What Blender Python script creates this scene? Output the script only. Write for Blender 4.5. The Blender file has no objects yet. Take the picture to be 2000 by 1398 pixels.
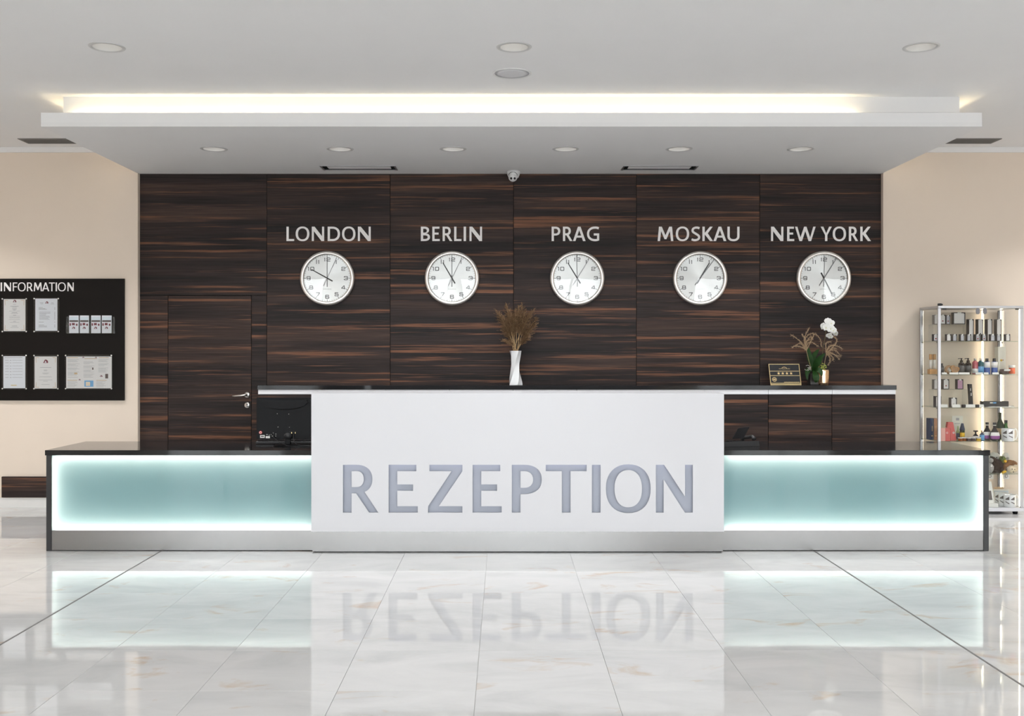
import bpy, math, random
from mathutils import Vector, Matrix, noise
from mathutils.geometry import tessellate_polygon

random.seed(7)
S = bpy.context.scene
COL = S.collection
PI = math.pi

# ------------------------------------------------------------------ camera
F, CX, CY, H = 2010.0, 985.0, 685.0, 1.46        # focal length in px, vanishing point, eye height
cd = bpy.data.cameras.new('camera'); cam = bpy.data.objects.new('camera', cd); COL.objects.link(cam)
cd.sensor_fit = 'HORIZONTAL'; cd.sensor_width = 36; cd.lens = 36 * F / 2000
cd.shift_x = (1000 - CX) / 2000; cd.shift_y = -(699 - CY) / 2000
cam.location = (0, 0, H); cam.rotation_euler = (PI / 2, 0, 0)
cd.clip_end = 300
S.camera = cam

# ------------------------------------------------------------------ sky, daylight, exposure
W = bpy.data.worlds.new('overcast_sky'); S.world = W; W.use_nodes = True
bg = W.node_tree.nodes['Background']
bg.inputs[0].default_value = (0.93, 0.97, 1.0, 1); bg.inputs[1].default_value = 8.6
vs = S.view_settings
vs.view_transform = 'Standard'; vs.look = 'None'; vs.gamma = 1; vs.use_curve_mapping = False
vs.exposure = 0.08
S.cycles.max_bounces = 8; S.cycles.diffuse_bounces = 5; S.cycles.glossy_bounces = 4
S.cycles.transmission_bounces = 6; S.cycles.transparent_max_bounces = 20
S.cycles.caustics_reflective = False; S.cycles.caustics_refractive = False
S.cycles.sample_clamp_indirect = 6.0

ROOM_X0, ROOM_X1, ROOM_Y0 = -7.4, 10.6, -5.0
WALL_Y, WOOD_Y, CEIL = 9.62, 9.673, 3.36
# street windows in the wall behind the camera, daylight portals in them (x0, x1, z0, z1)
WINS = [(-6.6, -4.3, 0.05, 3.2), (-3.5, -1.35, 0.05, 3.2), (-0.95, 2.7, 0.05, 3.2),
        (4.4, 6.4, 0.05, 3.2), (7.5, 9.3, 0.05, 3.2)]
for (a, b, c, d) in WINS:
    ld = bpy.data.lights.new('window_portal', 'AREA'); ld.shape = 'RECTANGLE'
    ld.size = b - a; ld.size_y = d - c; ld.cycles.is_portal = True
    lo = bpy.data.objects.new('window_portal', ld); COL.objects.link(lo)
    lo.location = ((a + b) / 2, ROOM_Y0 - 0.12, (c + d) / 2); lo.rotation_euler = (PI / 2, 0, 0)

# ------------------------------------------------------------------ helpers
def at(x, y, d):
    """point of the place seen at pixel x, y when it stands d metres in front of the camera"""
    return Vector(((x - CX) * d / F, d, H + (CY - y) * d / F))
def PX(x, d): return (x - CX) * d / F
def PZ(y, d): return H + (CY - y) * d / F

class MB:
    def __init__(s): s.v = []; s.f = []; s.sm = []
    def add(s, vs, fs, sm=False):
        o = len(s.v); s.v += [tuple(p) for p in vs]
        for q in fs: s.f.append([o + i for i in q]); s.sm.append(sm)
        return s
    def box(s, x0, x1, y0, y1, z0, z1):
        if x0 > x1: x0, x1 = x1, x0
        if y0 > y1: y0, y1 = y1, y0
        if z0 > z1: z0, z1 = z1, z0
        return s.add([(x0,y0,z0),(x1,y0,z0),(x1,y1,z0),(x0,y1,z0),(x0,y0,z1),(x1,y0,z1),(x1,y1,z1),(x0,y1,z1)],
            [(0,3,2,1),(4,5,6,7),(0,1,5,4),(1,2,6,5),(2,3,7,6),(3,0,4,7)])
    def bbox(s, x0, x1, y0, y1, z0, z1, b=0.004):
        """box with chamfered edges"""
        vs = []; X = (x0, x1); Y = (y0, y1); Z = (z0, z1)
        idx = {}
        for i in (0, 1):
            for j in (0, 1):
                for k in (0, 1):
                    sx, sy, sz = (1, -1)[i], (1, -1)[j], (1, -1)[k]
                    for ax in range(3):
                        p = [X[i] + sx*b, Y[j] + sy*b, Z[k] + sz*b]; p[ax] = (X[i], Y[j], Z[k])[ax]
                        idx[i, j, k, ax] = len(vs); vs.append(p)
        fs = []
        for ax in range(3):
            o = [a for a in range(3) if a != ax]
            for e in (0, 1):
                q = []
                for (u, w) in ((0,0),(1,0),(1,1),(0,1)):
                    c = [0,0,0]; c[ax] = e; c[o[0]] = u; c[o[1]] = w; q.append(idx[c[0], c[1], c[2], ax])
                fs.append(q)
        for ax in range(3):
            o = [a for a in range(3) if a != ax]
            for (u, w) in ((0,0),(1,0),(1,1),(0,1)):
                q = []
                for (e, a2) in ((0, o[0]), (1, o[0]), (1, o[1]), (0, o[1])):
                    c = [0,0,0]; c[ax] = e; c[o[0]] = u; c[o[1]] = w; q.append(idx[c[0], c[1], c[2], a2])
                fs.append(q)
        for i in (0,1):
            for j in (0,1):
                for k in (0,1): fs.append([idx[i,j,k,a] for a in range(3)])
        # orient outward
        c = Vector(((x0+x1)/2, (y0+y1)/2, (z0+z1)/2)); out = []
        for q in fs:
            p = [Vector(vs[i]) for i in q]; n = (p[1]-p[0]).cross(p[2]-p[0]); m = sum(p, Vector())/len(p)
            out.append(q if n.dot(m - c) > 0 else q[::-1])
        return s.add(vs, out)
    def quad(s, a, b, c, d): return s.add([a, b, c, d], [(0,1,2,3)])
    def lathe(s, prof, c, n=24, a0=0.0, a1=2*PI, axis='z', caps=True, sm=True):
        full = abs(a1 - a0 - 2*PI) < 1e-6; m = n if full else n + 1
        vs = []
        for (r, h) in prof:
            for i in range(m):
                a = a0 + (a1 - a0) * i / n
                p = (r*math.cos(a), r*math.sin(a), h)
                if axis == 'y': p = (r*math.cos(a), h, r*math.sin(a))
                if axis == 'x': p = (h, r*math.cos(a), r*math.sin(a))
                vs.append((c[0]+p[0], c[1]+p[1], c[2]+p[2]))
        fs = []
        for j in range(len(prof)-1):
            for i in range(n):
                k = (i+1) % m
                q = (j*m+i, j*m+k, (j+1)*m+k, (j+1)*m+i)
                fs.append(q if axis != 'y' else q[::-1])
        s.add(vs, fs, sm)
        if len(prof) == 2 and abs(prof[0][1]-prof[1][1]) < .002: caps = False
        if full and caps:
            o = len(s.v) - len(vs)
            for (j, rev) in ((0, True), (len(prof)-1, False)):
                if prof[j][0] > 1e-5:
                    q = [o + j*m + i for i in range(m)]
                    if rev != (axis == 'y'): q = q[::-1]
                    s.f.append(q); s.sm.append(False)
        return s
    def tube(s, pts, r, n=8, cap=True):
        pts = [Vector(p) for p in pts]; R = r if isinstance(r, (list, tuple)) else [r]*len(pts)
        vs = []; up = None
        for i, p in enumerate(pts):
            t = (pts[min(i+1, len(pts)-1)] - pts[max(i-1, 0)]).normalized()
            if up is None: up = t.orthogonal().normalized()
            up = (up - t * up.dot(t))
            up = up.normalized() if up.length > 1e-6 else t.orthogonal().normalized()
            b = t.cross(up)
            for k in range(n):
                a = 2*PI*k/n; vs.append(p + (up*math.cos(a) + b*math.sin(a)) * R[i])
        fs = [(i*n+k, i*n+(k+1)%n, (i+1)*n+(k+1)%n, (i+1)*n+k) for i in range(len(pts)-1) for k in range(n)]
        if cap: fs += [tuple(range(n))[::-1], tuple((len(pts)-1)*n + k for k in range(n))]
        return s.add(vs, fs, n > 5)
    def prism(s, outer, holes, h0, h1, plane='xz'):
        """extrude a 2-D polygon with holes; plane xz: extruded along y from h0 (front) to h1; xy: along z"""
        loops = [outer] + list(holes)
        flat = [p for l in loops for p in l]
        tri = tessellate_polygon([[Vector((p[0], p[1], 0)) for p in l] for l in loops])
        def P(p, h): return (p[0], h, p[1]) if plane == 'xz' else (p[0], p[1], h)
        n = len(flat); vs = [P(p, h0) for p in flat] + [P(p, h1) for p in flat]; fs = []
        for t in tri:
            a, b, c = [flat[i] for i in t]
            ccw = (b[0]-a[0])*(c[1]-a[1]) - (b[1]-a[1])*(c[0]-a[0]) > 0
            t = tuple(t) if ccw else tuple(t)[::-1]
            if plane == 'xz': fs.append(t); fs.append(tuple(n+i for i in t[::-1]))
            else: fs.append(t[::-1]); fs.append(tuple(n+i for i in t))
        o = 0
        for li, l in enumerate(loops):
            ar = sum(l[i][0]*l[(i+1) % len(l)][1] - l[(i+1) % len(l)][0]*l[i][1] for i in range(len(l)))
            ccw = (ar > 0) == (li == 0)
            for i in range(len(l)):
                j = (i+1) % len(l); q = (o+i, o+j, n+o+j, n+o+i)
                if (plane == 'xz') == ccw: q = q[::-1]
                fs.append(q)
            o += len(l)
        return s.add(vs, fs)
    def xf(s, M):
        s.v = [tuple(M @ Vector(p)) for p in s.v]; return s
    def build(s, name, mat, parent=None, org=None):
        if org is None:
            if parent is not None: org = parent['_org']
            else:
                lo = [min(p[i] for p in s.v) for i in range(3)]; hi = [max(p[i] for p in s.v) for i in range(3)]
                org = ((lo[0]+hi[0])/2, (lo[1]+hi[1])/2, lo[2])
        me = bpy.data.meshes.new(name)
        me.from_pydata([(p[0]-org[0], p[1]-org[1], p[2]-org[2]) for p in s.v], [], s.f)
        me.polygons.foreach_set('use_smooth', s.sm)
        me.validate(); me.update()
        me.materials.append(mat)
        o = bpy.data.objects.new(name, me); COL.objects.link(o)
        if parent is not None: o.parent = parent
        else: o.location = org
        ORG[o] = tuple(org); o['_org'] = tuple(org)
        return o
ORG = {}
def thing(name, org, label, cat, group=None):
    o = bpy.data.objects.new(name, None); COL.objects.link(o); o.location = org; o['_org'] = tuple(org)
    o.empty_display_size = 0.05
    return tag(o, label, cat, group)
def tag(o, label, cat, group=None):
    o['label'] = label; o['category'] = cat
    if group: o['group'] = group
    return o
def struct(o, label=None):
    o['kind'] = 'structure'
    if label: o['label'] = label
    return o

# ------------------------------------------------------------------ materials
def nodes(name):
    m = bpy.data.materials.new(name); m.use_nodes = True
    return m, m.node_tree.nodes, m.node_tree.links, m.node_tree.nodes['Principled BSDF']
def pm(name, col, rough=0.5, metal=0.0, spec=0.5, grain=0.0, gscale=60.0, **kw):
    """principled material with a little procedural variation of tone"""
    m, N, L, b = nodes(name)
    b.inputs['Roughness'].default_value = rough; b.inputs['Metallic'].default_value = metal
    b.inputs['Specular IOR Level'].default_value = spec
    for k, v in kw.items(): b.inputs[k.replace('_', ' ')].default_value = v
    c = (*col, 1)
    if grain > 0:
        t = N.new('ShaderNodeTexCoord'); n = N.new('ShaderNodeTexNoise'); n.inputs['Scale'].default_value = gscale
        n.inputs['Detail'].default_value = 4
        r = N.new('ShaderNodeMapRange'); r.inputs[3].default_value = 1 - grain; r.inputs[4].default_value = 1 + grain
        mx = N.new('ShaderNodeMix'); mx.data_type = 'RGBA'; mx.blend_type = 'MULTIPLY'; mx.inputs[0].default_value = 1
        mx.inputs[6].default_value = c
        L.new(t.outputs['Object'], n.inputs['Vector']); L.new(n.outputs[0], r.inputs[0])
        L.new(r.outputs[0], mx.inputs[7]); L.new(mx.outputs[2], b.inputs['Base Color'])
    else: b.inputs['Base Color'].default_value = c
    return m
def emis(name, col, strength):
    m, N, L, b = nodes(name)
    b.inputs['Base Color'].default_value = (*col, 1)
    b.inputs['Emission Color'].default_value = (*col, 1); b.inputs['Emission Strength'].default_value = strength
    return m
def glass(name, tint, ior=1.45, rough=0.0):
    m, N, L, b = nodes(name); N.remove(b)
    out = N['Material Output']; t = N.new('ShaderNodeBsdfTransparent'); t.inputs[0].default_value = (*tint, 1)
    g = N.new('ShaderNodeBsdfGlossy'); g.inputs['Roughness'].default_value = rough
    lw = N.new('ShaderNodeLayerWeight'); lw.inputs[0].default_value = 0.5; mx = N.new('ShaderNodeMixShader')
    pw_ = N.new('ShaderNodeMath'); pw_.operation = 'POWER'; pw_.inputs[1].default_value = 5.0
    f = N.new('ShaderNodeMapRange'); f.inputs[3].default_value = ((ior-1)/(ior+1))**2; f.inputs[4].default_value = 1.0
    L.new(lw.outputs['Facing'], pw_.inputs[0]); L.new(pw_.outputs[0], f.inputs[0]); L.new(f.outputs[0], mx.inputs[0]); L.new(t.outputs[0], mx.inputs[1]); L.new(g.outputs[0], mx.inputs[2])
    L.new(mx.outputs[0], out.inputs[0]); return m
def ramp(N, stops):
    r = N.new('ShaderNodeValToRGB'); e = r.color_ramp.elements
    while len(e) < len(stops): e.new(0.5)
    for i, (p, c) in enumerate(stops): e[i].position = p; e[i].color = (*c, 1)
    return r

def wood_mat(name, seed=0.0):
    """dark macassar ebony veneer, grain running sideways"""
    m, N, L, b = nodes(name)
    g = N.new('ShaderNodeNewGeometry'); oi = N.new('ShaderNodeObjectInfo')
    mul = N.new('ShaderNodeVectorMath'); mul.operation = 'SCALE'; mul.inputs[0].default_value = (31.0, 17.0, 47.0)
    L.new(oi.outputs['Random'], mul.inputs['Scale'])
    add = N.new('ShaderNodeVectorMath'); add.operation = 'ADD'
    L.new(g.outputs['Position'], add.inputs[0]); L.new(mul.outputs[0], add.inputs[1])
    def nz(sc, detail, rough, dist=0.0):
        mp = N.new('ShaderNodeMapping'); mp.inputs['Scale'].default_value = sc
        n = N.new('ShaderNodeTexNoise'); n.inputs['Scale'].default_value = 1; n.inputs['Detail'].default_value = detail
        n.inputs['Roughness'].default_value = rough; n.inputs['Distortion'].default_value = dist
        L.new(add.outputs[0], mp.inputs[0]); L.new(mp.outputs[0], n.inputs['Vector']); return n
    a = nz((0.28, 0.28, 7.5), 3.0, 0.6)
    c = nz((0.5, 0.5, 24.0), 5.0, 0.65)
    d = nz((2.2, 2.2, 130.0), 3.0, 0.6)
    base = ramp(N, [(0.34, (0.018, 0.015, 0.015)), (0.5, (0.032, 0.023, 0.0215)), (0.66, (0.060, 0.038, 0.031))])
    L.new(a.outputs[0], base.inputs[0])
    st = ramp(N, [(0.545, (0, 0, 0)), (0.63, (0.7, 0.7, 0.7)), (0.72, (1, 1, 1))])
    L.new(c.outputs[0], st.inputs[0])
    mx = N.new('ShaderNodeMix'); mx.data_type = 'RGBA'; mx.inputs[7].default_value = (0.21, 0.095, 0.054, 1)
    L.new(st.outputs[0], mx.inputs[0]); L.new(base.outputs[0], mx.inputs[6])
    fr = N.new('ShaderNodeMapRange'); fr.inputs[1].default_value = 0.3; fr.inputs[2].default_value = 0.7
    fr.inputs[3].default_value = 0.62; fr.inputs[4].default_value = 1.38
    L.new(d.outputs[0], fr.inputs[0])
    m2 = N.new('ShaderNodeMix'); m2.data_type = 'RGBA'; m2.blend_type = 'MULTIPLY'; m2.inputs[0].default_value = 1
    L.new(mx.outputs[2], m2.inputs[6]); L.new(fr.outputs[0], m2.inputs[7]); L.new(m2.outputs[2], b.inputs['Base Color'])
    b.inputs['Roughness'].default_value = 0.45; b.inputs['Specular IOR Level'].default_value = 0.14
    return m

def tile_mat(name):
    """polished cream marble-look tile"""
    m, N, L, b = nodes(name)
    g = N.new('ShaderNodeNewGeometry'); oi = N.new('ShaderNodeObjectInfo')
    mul = N.new('ShaderNodeVectorMath'); mul.operation = 'SCALE'; mul.inputs[0].default_value = (23.0, 41.0, 5.0)
    L.new(oi.outputs['Random'], mul.inputs['Scale'])
    add = N.new('ShaderNodeVectorMath'); add.operation = 'ADD'
    L.new(g.outputs['Position'], add.inputs[0]); L.new(mul.outputs[0], add.inputs[1])
    def nz(sc, detail, rough, dist):
        mp = N.new('ShaderNodeMapping'); mp.inputs['Scale'].default_value = sc
        n = N.new('ShaderNodeTexNoise'); n.inputs['Scale'].default_value = 1; n.inputs['Detail'].default_value = detail
        n.inputs['Roughness'].default_value = rough; n.inputs['Distortion'].default_value = dist
        L.new(add.outputs[0], mp.inputs[0]); L.new(mp.outputs[0], n.inputs['Vector']); return n
    a = nz((1.6, 3.2, 1), 5, 0.6, 0.6); c = nz((2.4, 4.6, 1), 5, 0.6, 0.8)
    base = ramp(N, [(0.3, (0.535, 0.535, 0.533)), (0.52, (0.615, 0.613, 0.609)), (0.7, (0.66, 0.656, 0.65))])
    L.new(a.outputs[0], base.inputs[0])
    v = ramp(N, [(0.60, (0, 0, 0)), (0.70, (0.6, 0.6, 0.6)), (0.78, (1, 1, 1))])
    L.new(c.outputs[0], v.inputs[0])
    mx = N.new('ShaderNodeMix'); mx.data_type = 'RGBA'; mx.inputs[7].default_value = (0.54, 0.40, 0.27, 1)
    L.new(v.outputs[0], mx.inputs[0]); L.new(base.outputs[0], mx.inputs[6]); L.new(mx.outputs[2], b.inputs['Base Color'])
    b.inputs['Roughness'].default_value = 0.035; b.inputs['Specular IOR Level'].default_value = 0.5
    w = nz((1.5, 6.0, 1), 2, 0.5, 0.3); bp = N.new('ShaderNodeBump'); bp.inputs['Strength'].default_value = 0.012
    bp.inputs['Distance'].default_value = 0.02
    L.new(w.outputs[0], bp.inputs['Height']); L.new(bp.outputs[0], b.inputs['Normal'])
    return m

def brushed(name, col, rough, radial=False, sx=2.0, sz=240.0, metal=1.0):
    m, N, L, b = nodes(name)
    b.inputs['Metallic'].default_value = metal; b.inputs['Base Color'].default_value = (*col, 1)
    b.inputs['Roughness'].default_value = rough; b.inputs['Anisotropic'].default_value = 0.75
    if radial:
        t = N.new('ShaderNodeTangent'); t.direction_type = 'RADIAL'; t.axis = 'Y'
        L.new(t.outputs[0], b.inputs['Tangent'])
        b.inputs['Anisotropic Rotation'].default_value = 0.0
    else:
        b.inputs['Anisotropic'].default_value = 0.4
        tc = N.new('ShaderNodeTexCoord'); mp = N.new('ShaderNodeMapping'); mp.inputs['Scale'].default_value = (sx, sx, sz)
        n = N.new('ShaderNodeTexNoise'); n.inputs['Scale'].default_value = 1; n.inputs['Detail'].default_value = 3
        mr = N.new('ShaderNodeMapRange'); mr.inputs[3].default_value = rough * 0.8; mr.inputs[4].default_value = rough * 1.25
        L.new(tc.outputs['Object'], mp.inputs[0]); L.new(mp.outputs[0], n.inputs['Vector'])
        L.new(n.outputs[0], mr.inputs[0]); L.new(mr.outputs[0], b.inputs['Roughness'])
    return m

def opal_mat(name):
    m, N, L, b = nodes(name); N.remove(b); out = N['Material Output']
    d = N.new('ShaderNodeBsdfDiffuse'); d.inputs[0].default_value = (0.235, 0.43, 0.49, 1)
    t = N.new('ShaderNodeBsdfTranslucent'); t.inputs[0].default_value = (0.74, 0.80, 0.76, 1)
    n = N.new('ShaderNodeTexNoise'); n.inputs['Scale'].default_value = 1.2
    r = N.new('ShaderNodeMapRange'); r.inputs[3].default_value = .46; r.inputs[4].default_value = .54
    L.new(n.outputs[0], r.inputs[0])
    mx = N.new('ShaderNodeMixShader'); L.new(r.outputs[0], mx.inputs[0])
    L.new(d.outputs[0], mx.inputs[1]); L.new(t.outputs[0], mx.inputs[2]); L.new(mx.outputs[0], out.inputs[0]); return m

M = dict(
    opal=opal_mat('turquoise_opal_film'),
    wood=wood_mat('macassar_veneer'), tile=tile_mat('polished_marble_tile'),
    grout=pm('grout_grey', (0.45, 0.44, 0.42), 0.8, grain=0.1), joint=pm('movement_joint', (0.16, 0.155, 0.15), 0.6, grain=0.1),
    plaster=pm('white_plaster', (0.86, 0.86, 0.865), 0.9, spec=0.2, grain=0.015, gscale=3),
    soffit=pm('white_soffit_paint', (0.84, 0.84, 0.845), 0.85, spec=0.2, grain=0.015, gscale=3),
    beige=pm('beige_wall_paint', (0.80, 0.69, 0.585), 0.85, spec=0.2, grain=0.02, gscale=4),
    trim=pm('white_trim_paint', (0.82, 0.815, 0.81), 0.6, grain=0.01),
    skirting=pm('pale_tile_skirting', (0.76, 0.75, 0.735), 0.12, grain=0.04, gscale=7),
    brown=wood_mat('dark_brown_rail'), void=pm('dark_cavity', (0.008, 0.008, 0.008), 0.9, grain=0.1),
    black=pm('black_laminate', (0.022, 0.023, 0.026), 0.22, spec=0.5, grain=0.06, gscale=200),
    blackgloss=pm('black_polished_top', (0.014, 0.014, 0.015), 0.06, spec=0.3, grain=0.06, gscale=200),
    white=pm('white_lacquer', (0.69, 0.69, 0.72), 0.28, grain=0.008, gscale=4),
    letter=pm('grey_lilac_acrylic', (0.39, 0.415, 0.49), 0.35, grain=0.02, gscale=8),
    steel=brushed('brushed_steel', (0.235, 0.23, 0.228), 0.22), alu=brushed('brushed_aluminium', (0.54, 0.54, 0.56), 0.35),
    chrome=pm('polished_chrome', (0.86, 0.86, 0.86), 0.12, 1.0, grain=0.02), satin=pm('satin_nickel', (0.72, 0.69, 0.66), 0.28, 1.0, grain=0.02),
    rim=brushed('clock_rim_metal', (0.86, 0.82, 0.78), 0.28, True, metal=0.75), dial=brushed('clock_dial_metal', (0.58, 0.58, 0.575), 0.34, True, metal=0.7),
    ink=pm('black_ink', (0.02, 0.02, 0.022), 0.5, grain=0.05), greyink=pm('grey_ink', (0.20, 0.20, 0.21), 0.5, grain=0.05),
    sign=pm('off_white_sign_paint', (0.93, 0.90, 0.89), 0.5, grain=0.01),
    teal=pm('teal_back_lacquer', (0.45, 0.55, 0.55), 0.6, grain=0.01, gscale=2),
    led=emis('cool_led_strip', (1.0, 1.0, 0.95), 11.0), ledw=emis('warm_led_strip', (1.0, 0.83, 0.53), 25.0),
    ledc=emis('cabinet_led', (1.0, 0.88, 0.68), 6.0), ledl=emis('lilac_led_strip', (0.86, 0.84, 1.0), 5.0),
    pane=glass('clear_glass', (0.985, 0.99, 0.985)), shelf=glass('green_edge_glass', (0.90, 0.95, 0.91)),
    frontglass=glass('desk_front_glass', (0.97, 0.985, 0.985), 1.2), acryl=glass('acrylic', (0.96, 0.97, 0.97)),
    board=pm('black_board', (0.008, 0.006, 0.005), 0.5, spec=0.15, grain=0.1, gscale=30),
    paper=pm('white_paper', (0.78, 0.78, 0.83), 0.7, grain=0.01), cream=pm('cream_paper', (0.77, 0.735, 0.725), 0.7, grain=0.02),
    print=pm('faint_print', (0.42, 0.40, 0.42), 0.7, grain=0.1), gold=pm('gold_ink', (0.72, 0.55, 0.28), 0.35, 0.6, grain=0.03),
    ochre=pm('ochre_print', (0.60, 0.42, 0.25), 0.7, grain=0.1),
    maroon=pm('maroon_emblem', (0.16, 0.012, 0.03), 0.6, grain=0.1), plast=pm('black_plastic', (0.007, 0.007, 0.008), 0.35, spec=0.10, grain=0.1, gscale=80),
    plastm=pm('matt_black_plastic', (0.03, 0.03, 0.032), 0.5, grain=0.1, gscale=80), red=pm('red_sticker', (0.75, 0.06, 0.06), 0.5, grain=0.05),
    ceramic=pm('white_ceramic', (0.80, 0.81, 0.82), 0.15, grain=0.01), reed=pm('dry_reed_brown', (0.215, 0.125, 0.062), 0.9, grain=0.35, gscale=90),
    straw=pm('straw_stem', (0.46, 0.31, 0.16), 0.8, grain=0.15), dry=pm('dry_grass_tan', (0.40, 0.28, 0.17), 0.9, grain=0.25),
    leaf=pm('orchid_leaf', (0.016, 0.052, 0.010), 0.45, spec=0.25, grain=0.3, gscale=25), petal=pm('orchid_petal', (0.86, 0.86, 0.84), 0.5, grain=0.03),
    lip=pm('orchid_lip', (0.55, 0.55, 0.14), 0.5, grain=0.1), lime=pm('lime_sprig', (0.42, 0.48, 0.09), 0.6, grain=0.3, gscale=80),
    rosegold=pm('hammered_rose_gold', (0.90, 0.62, 0.40), 0.16, 1.0, grain=0.05), planter=pm('dark_planter', (0.035, 0.028, 0.026), 0.4, grain=0.2),
    dstem=pm('green_brown_stem', (0.10, 0.075, 0.03), 0.6, grain=0.2), root=pm('pale_aerial_root', (0.42, 0.40, 0.36), 0.7, grain=0.1),
    gun=pm('gunmetal', (0.22, 0.22, 0.24), 0.25, 0.8, grain=0.2, gscale=90), railm=pm('anodised_rail', (0.84, 0.84, 0.865), 0.45, 0.15, grain=0.02),
    lens=pm('black_lens', (0.004, 0.004, 0.004), 0.08, grain=0.02), camw=pm('camera_white', (0.74, 0.74, 0.74), 0.4, grain=0.02),
    grille=pm('grey_grille', (0.16, 0.155, 0.15), 0.6, grain=0.1), diffuser=emis('lamp_diffuser', (1.0, 0.93, 0.80), 0.7), ringm=pm('downlight_ring_paint', (0.6, 0.6, 0.6), 0.4, grain=0.02),
    mesh=pm('speaker_mesh', (0.66, 0.66, 0.68), 0.8, grain=0.12, gscale=500), street=pm('street_paving', (0.42, 0.42, 0.42), 0.9, grain=0.15, gscale=2),
    jdark=pm('jewellery_case_dark', (0.035, 0.028, 0.03), 0.4, grain=0.1), jcard=pm('jewellery_card', (0.86, 0.83, 0.81), 0.6, grain=0.03),
    jgrey=pm('jewellery_card_grey', (0.56, 0.56, 0.60), 0.5, grain=0.05), jpink=pm('jewellery_card_pink', (0.62, 0.36, 0.50), 0.6, grain=0.05),
    tagw=pm('white_card_tag', (0.85, 0.84, 0.80), 0.6, grain=0.02), garnet=pm('garnet_red', (0.32, 0.012, 0.02), 0.3, grain=0.05),
    oak=pm('light_oak', (0.60, 0.34, 0.15), 0.6, grain=0.2, gscale=40), carved=pm('carved_wood', (0.42, 0.26, 0.15), 0.8, grain=0.45, gscale=160),
    pump=pm('dark_brown_bottle', (0.022, 0.014, 0.012), 0.15, grain=0.1), slab=pm('grey_label', (0.10, 0.095, 0.095), 0.4, grain=0.25, gscale=120),
    rose=pm('rose_liquid', (0.50, 0.12, 0.14), 0.15, grain=0.1), tealb=pm('teal_liquid', (0.012, 0.10, 0.12), 0.15, grain=0.1),
    blue=pm('blue_label', (0.05, 0.11, 0.36), 0.3, grain=0.2, gscale=100), sky=pm('sky_blue_label', (0.14, 0.38, 0.68), 0.4, grain=0.1),
    ivory=pm('ivory_carton', (0.80, 0.76, 0.68), 0.6, grain=0.02), choc=pm('chocolate_bowl', (0.09, 0.055, 0.05), 0.4, grain=0.1),
    orange=pm('orange_label', (0.78, 0.14, 0.05), 0.5, grain=0.25, gscale=90), navy=pm('navy_box', (0.05, 0.065, 0.12), 0.5, grain=0.1),
    copper=pm('copper_box', (0.46, 0.20, 0.09), 0.45, grain=0.15), coral=pm('coral_box', (0.66, 0.13, 0.12), 0.55, grain=0.04),
    pinkc=pm('pale_coral_box', (0.80, 0.42, 0.36), 0.55, grain=0.04), green=pm('green_bottle_glass', (0.012, 0.030, 0.010), 0.1, grain=0.1),
    bgreen=pm('bright_green_glass', (0.03, 0.14, 0.02), 0.1, grain=0.1), yellow=pm('yellow_label', (0.72, 0.45, 0.02), 0.5, grain=0.1),
    bocks=pm('dark_wine_glass', (0.012, 0.006, 0.008), 0.1, grain=0.1), purple=pm('purple_label', (0.30, 0.08, 0.30), 0.5, grain=0.2, gscale=90),
    honey=pm('amber_jam', (0.32, 0.09, 0.015), 0.15, grain=0.2), gray=pm('photo_print_grey', (0.14, 0.12, 0.115), 0.6, grain=0.4, gscale=120),
    landscape=pm('landscape_print', (0.36, 0.44, 0.20), 0.6, grain=0.3, gscale=40), skyp=pm('pale_sky_print', (0.60, 0.68, 0.74), 0.6, grain=0.05),
    fur=pm('white_plush', (0.78, 0.75, 0.70), 0.95, grain=0.1, gscale=90), furb=pm('dark_brown_plush', (0.030, 0.014, 0.008), 0.95, spec=0.05, grain=0.5, gscale=90),
    furt=pm('tawny_plush', (0.30, 0.14, 0.05), 0.95, grain=0.4, gscale=90), furg=pm('green_plush', (0.16, 0.20, 0.045), 0.95, grain=0.3, gscale=90),
    beak=pm('yellow_felt', (0.85, 0.50, 0.02), 0.8, grain=0.05), furc=pm('cream_plush', (0.78, 0.66, 0.50), 0.95, grain=0.2, gscale=90),
    furgr=pm('grey_plush', (0.40, 0.38, 0.36), 0.95, grain=0.3, gscale=90),
)

# ------------------------------------------------------------------ lettering (own outlines)
def arc(cx, cy, rx, ry, a0, a1, n=14, e=2.25):
    out = []
    for i in range(n + 1):
        a = math.radians(a0 + (a1 - a0) * i / n); c, s = math.cos(a), math.sin(a)
        out.append((cx + rx * math.copysign(abs(c) ** (2/e), c), cy + ry * math.copysign(abs(s) ** (2/e), s)))
    return out
def smooth(pts, n=5):
    out = []
    for i in range(len(pts) - 1):
        p0, p1, p2, p3 = pts[max(i-1, 0)], pts[i], pts[i+1], pts[min(i+2, len(pts)-1)]
        for k in range(n):
            t = k / n
            out.append(tuple(0.5 * (2*p1[j] + (p2[j]-p0[j])*t + (2*p0[j]-5*p1[j]+4*p2[j]-p3[j])*t*t
                       + (3*p1[j]-p0[j]-3*p2[j]+p3[j])*t**3) for j in (0, 1)))
    return out + [pts[-1]]
def stroke(path, w):
    L, R = [], []
    for i, p in enumerate(path):
        a = path[max(i-1, 0)]; b = path[min(i+1, len(path)-1)]
        d1 = Vector((p[0]-a[0], p[1]-a[1])); d2 = Vector((b[0]-p[0], b[1]-p[1]))
        if d1.length < 1e-9: d1 = d2
        if d2.length < 1e-9: d2 = d1
        d1.normalize(); d2.normalize(); t = (d1 + d2).normalized(); n = Vector((-t.y, t.x))
        k = w / 2 / max(0.5, n.dot(Vector((-d1.y, d1.x))))
        L.append((p[0]+n.x*k, p[1]+n.y*k)); R.append((p[0]-n.x*k, p[1]-n.y*k))
    return L + R[::-1]
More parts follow.
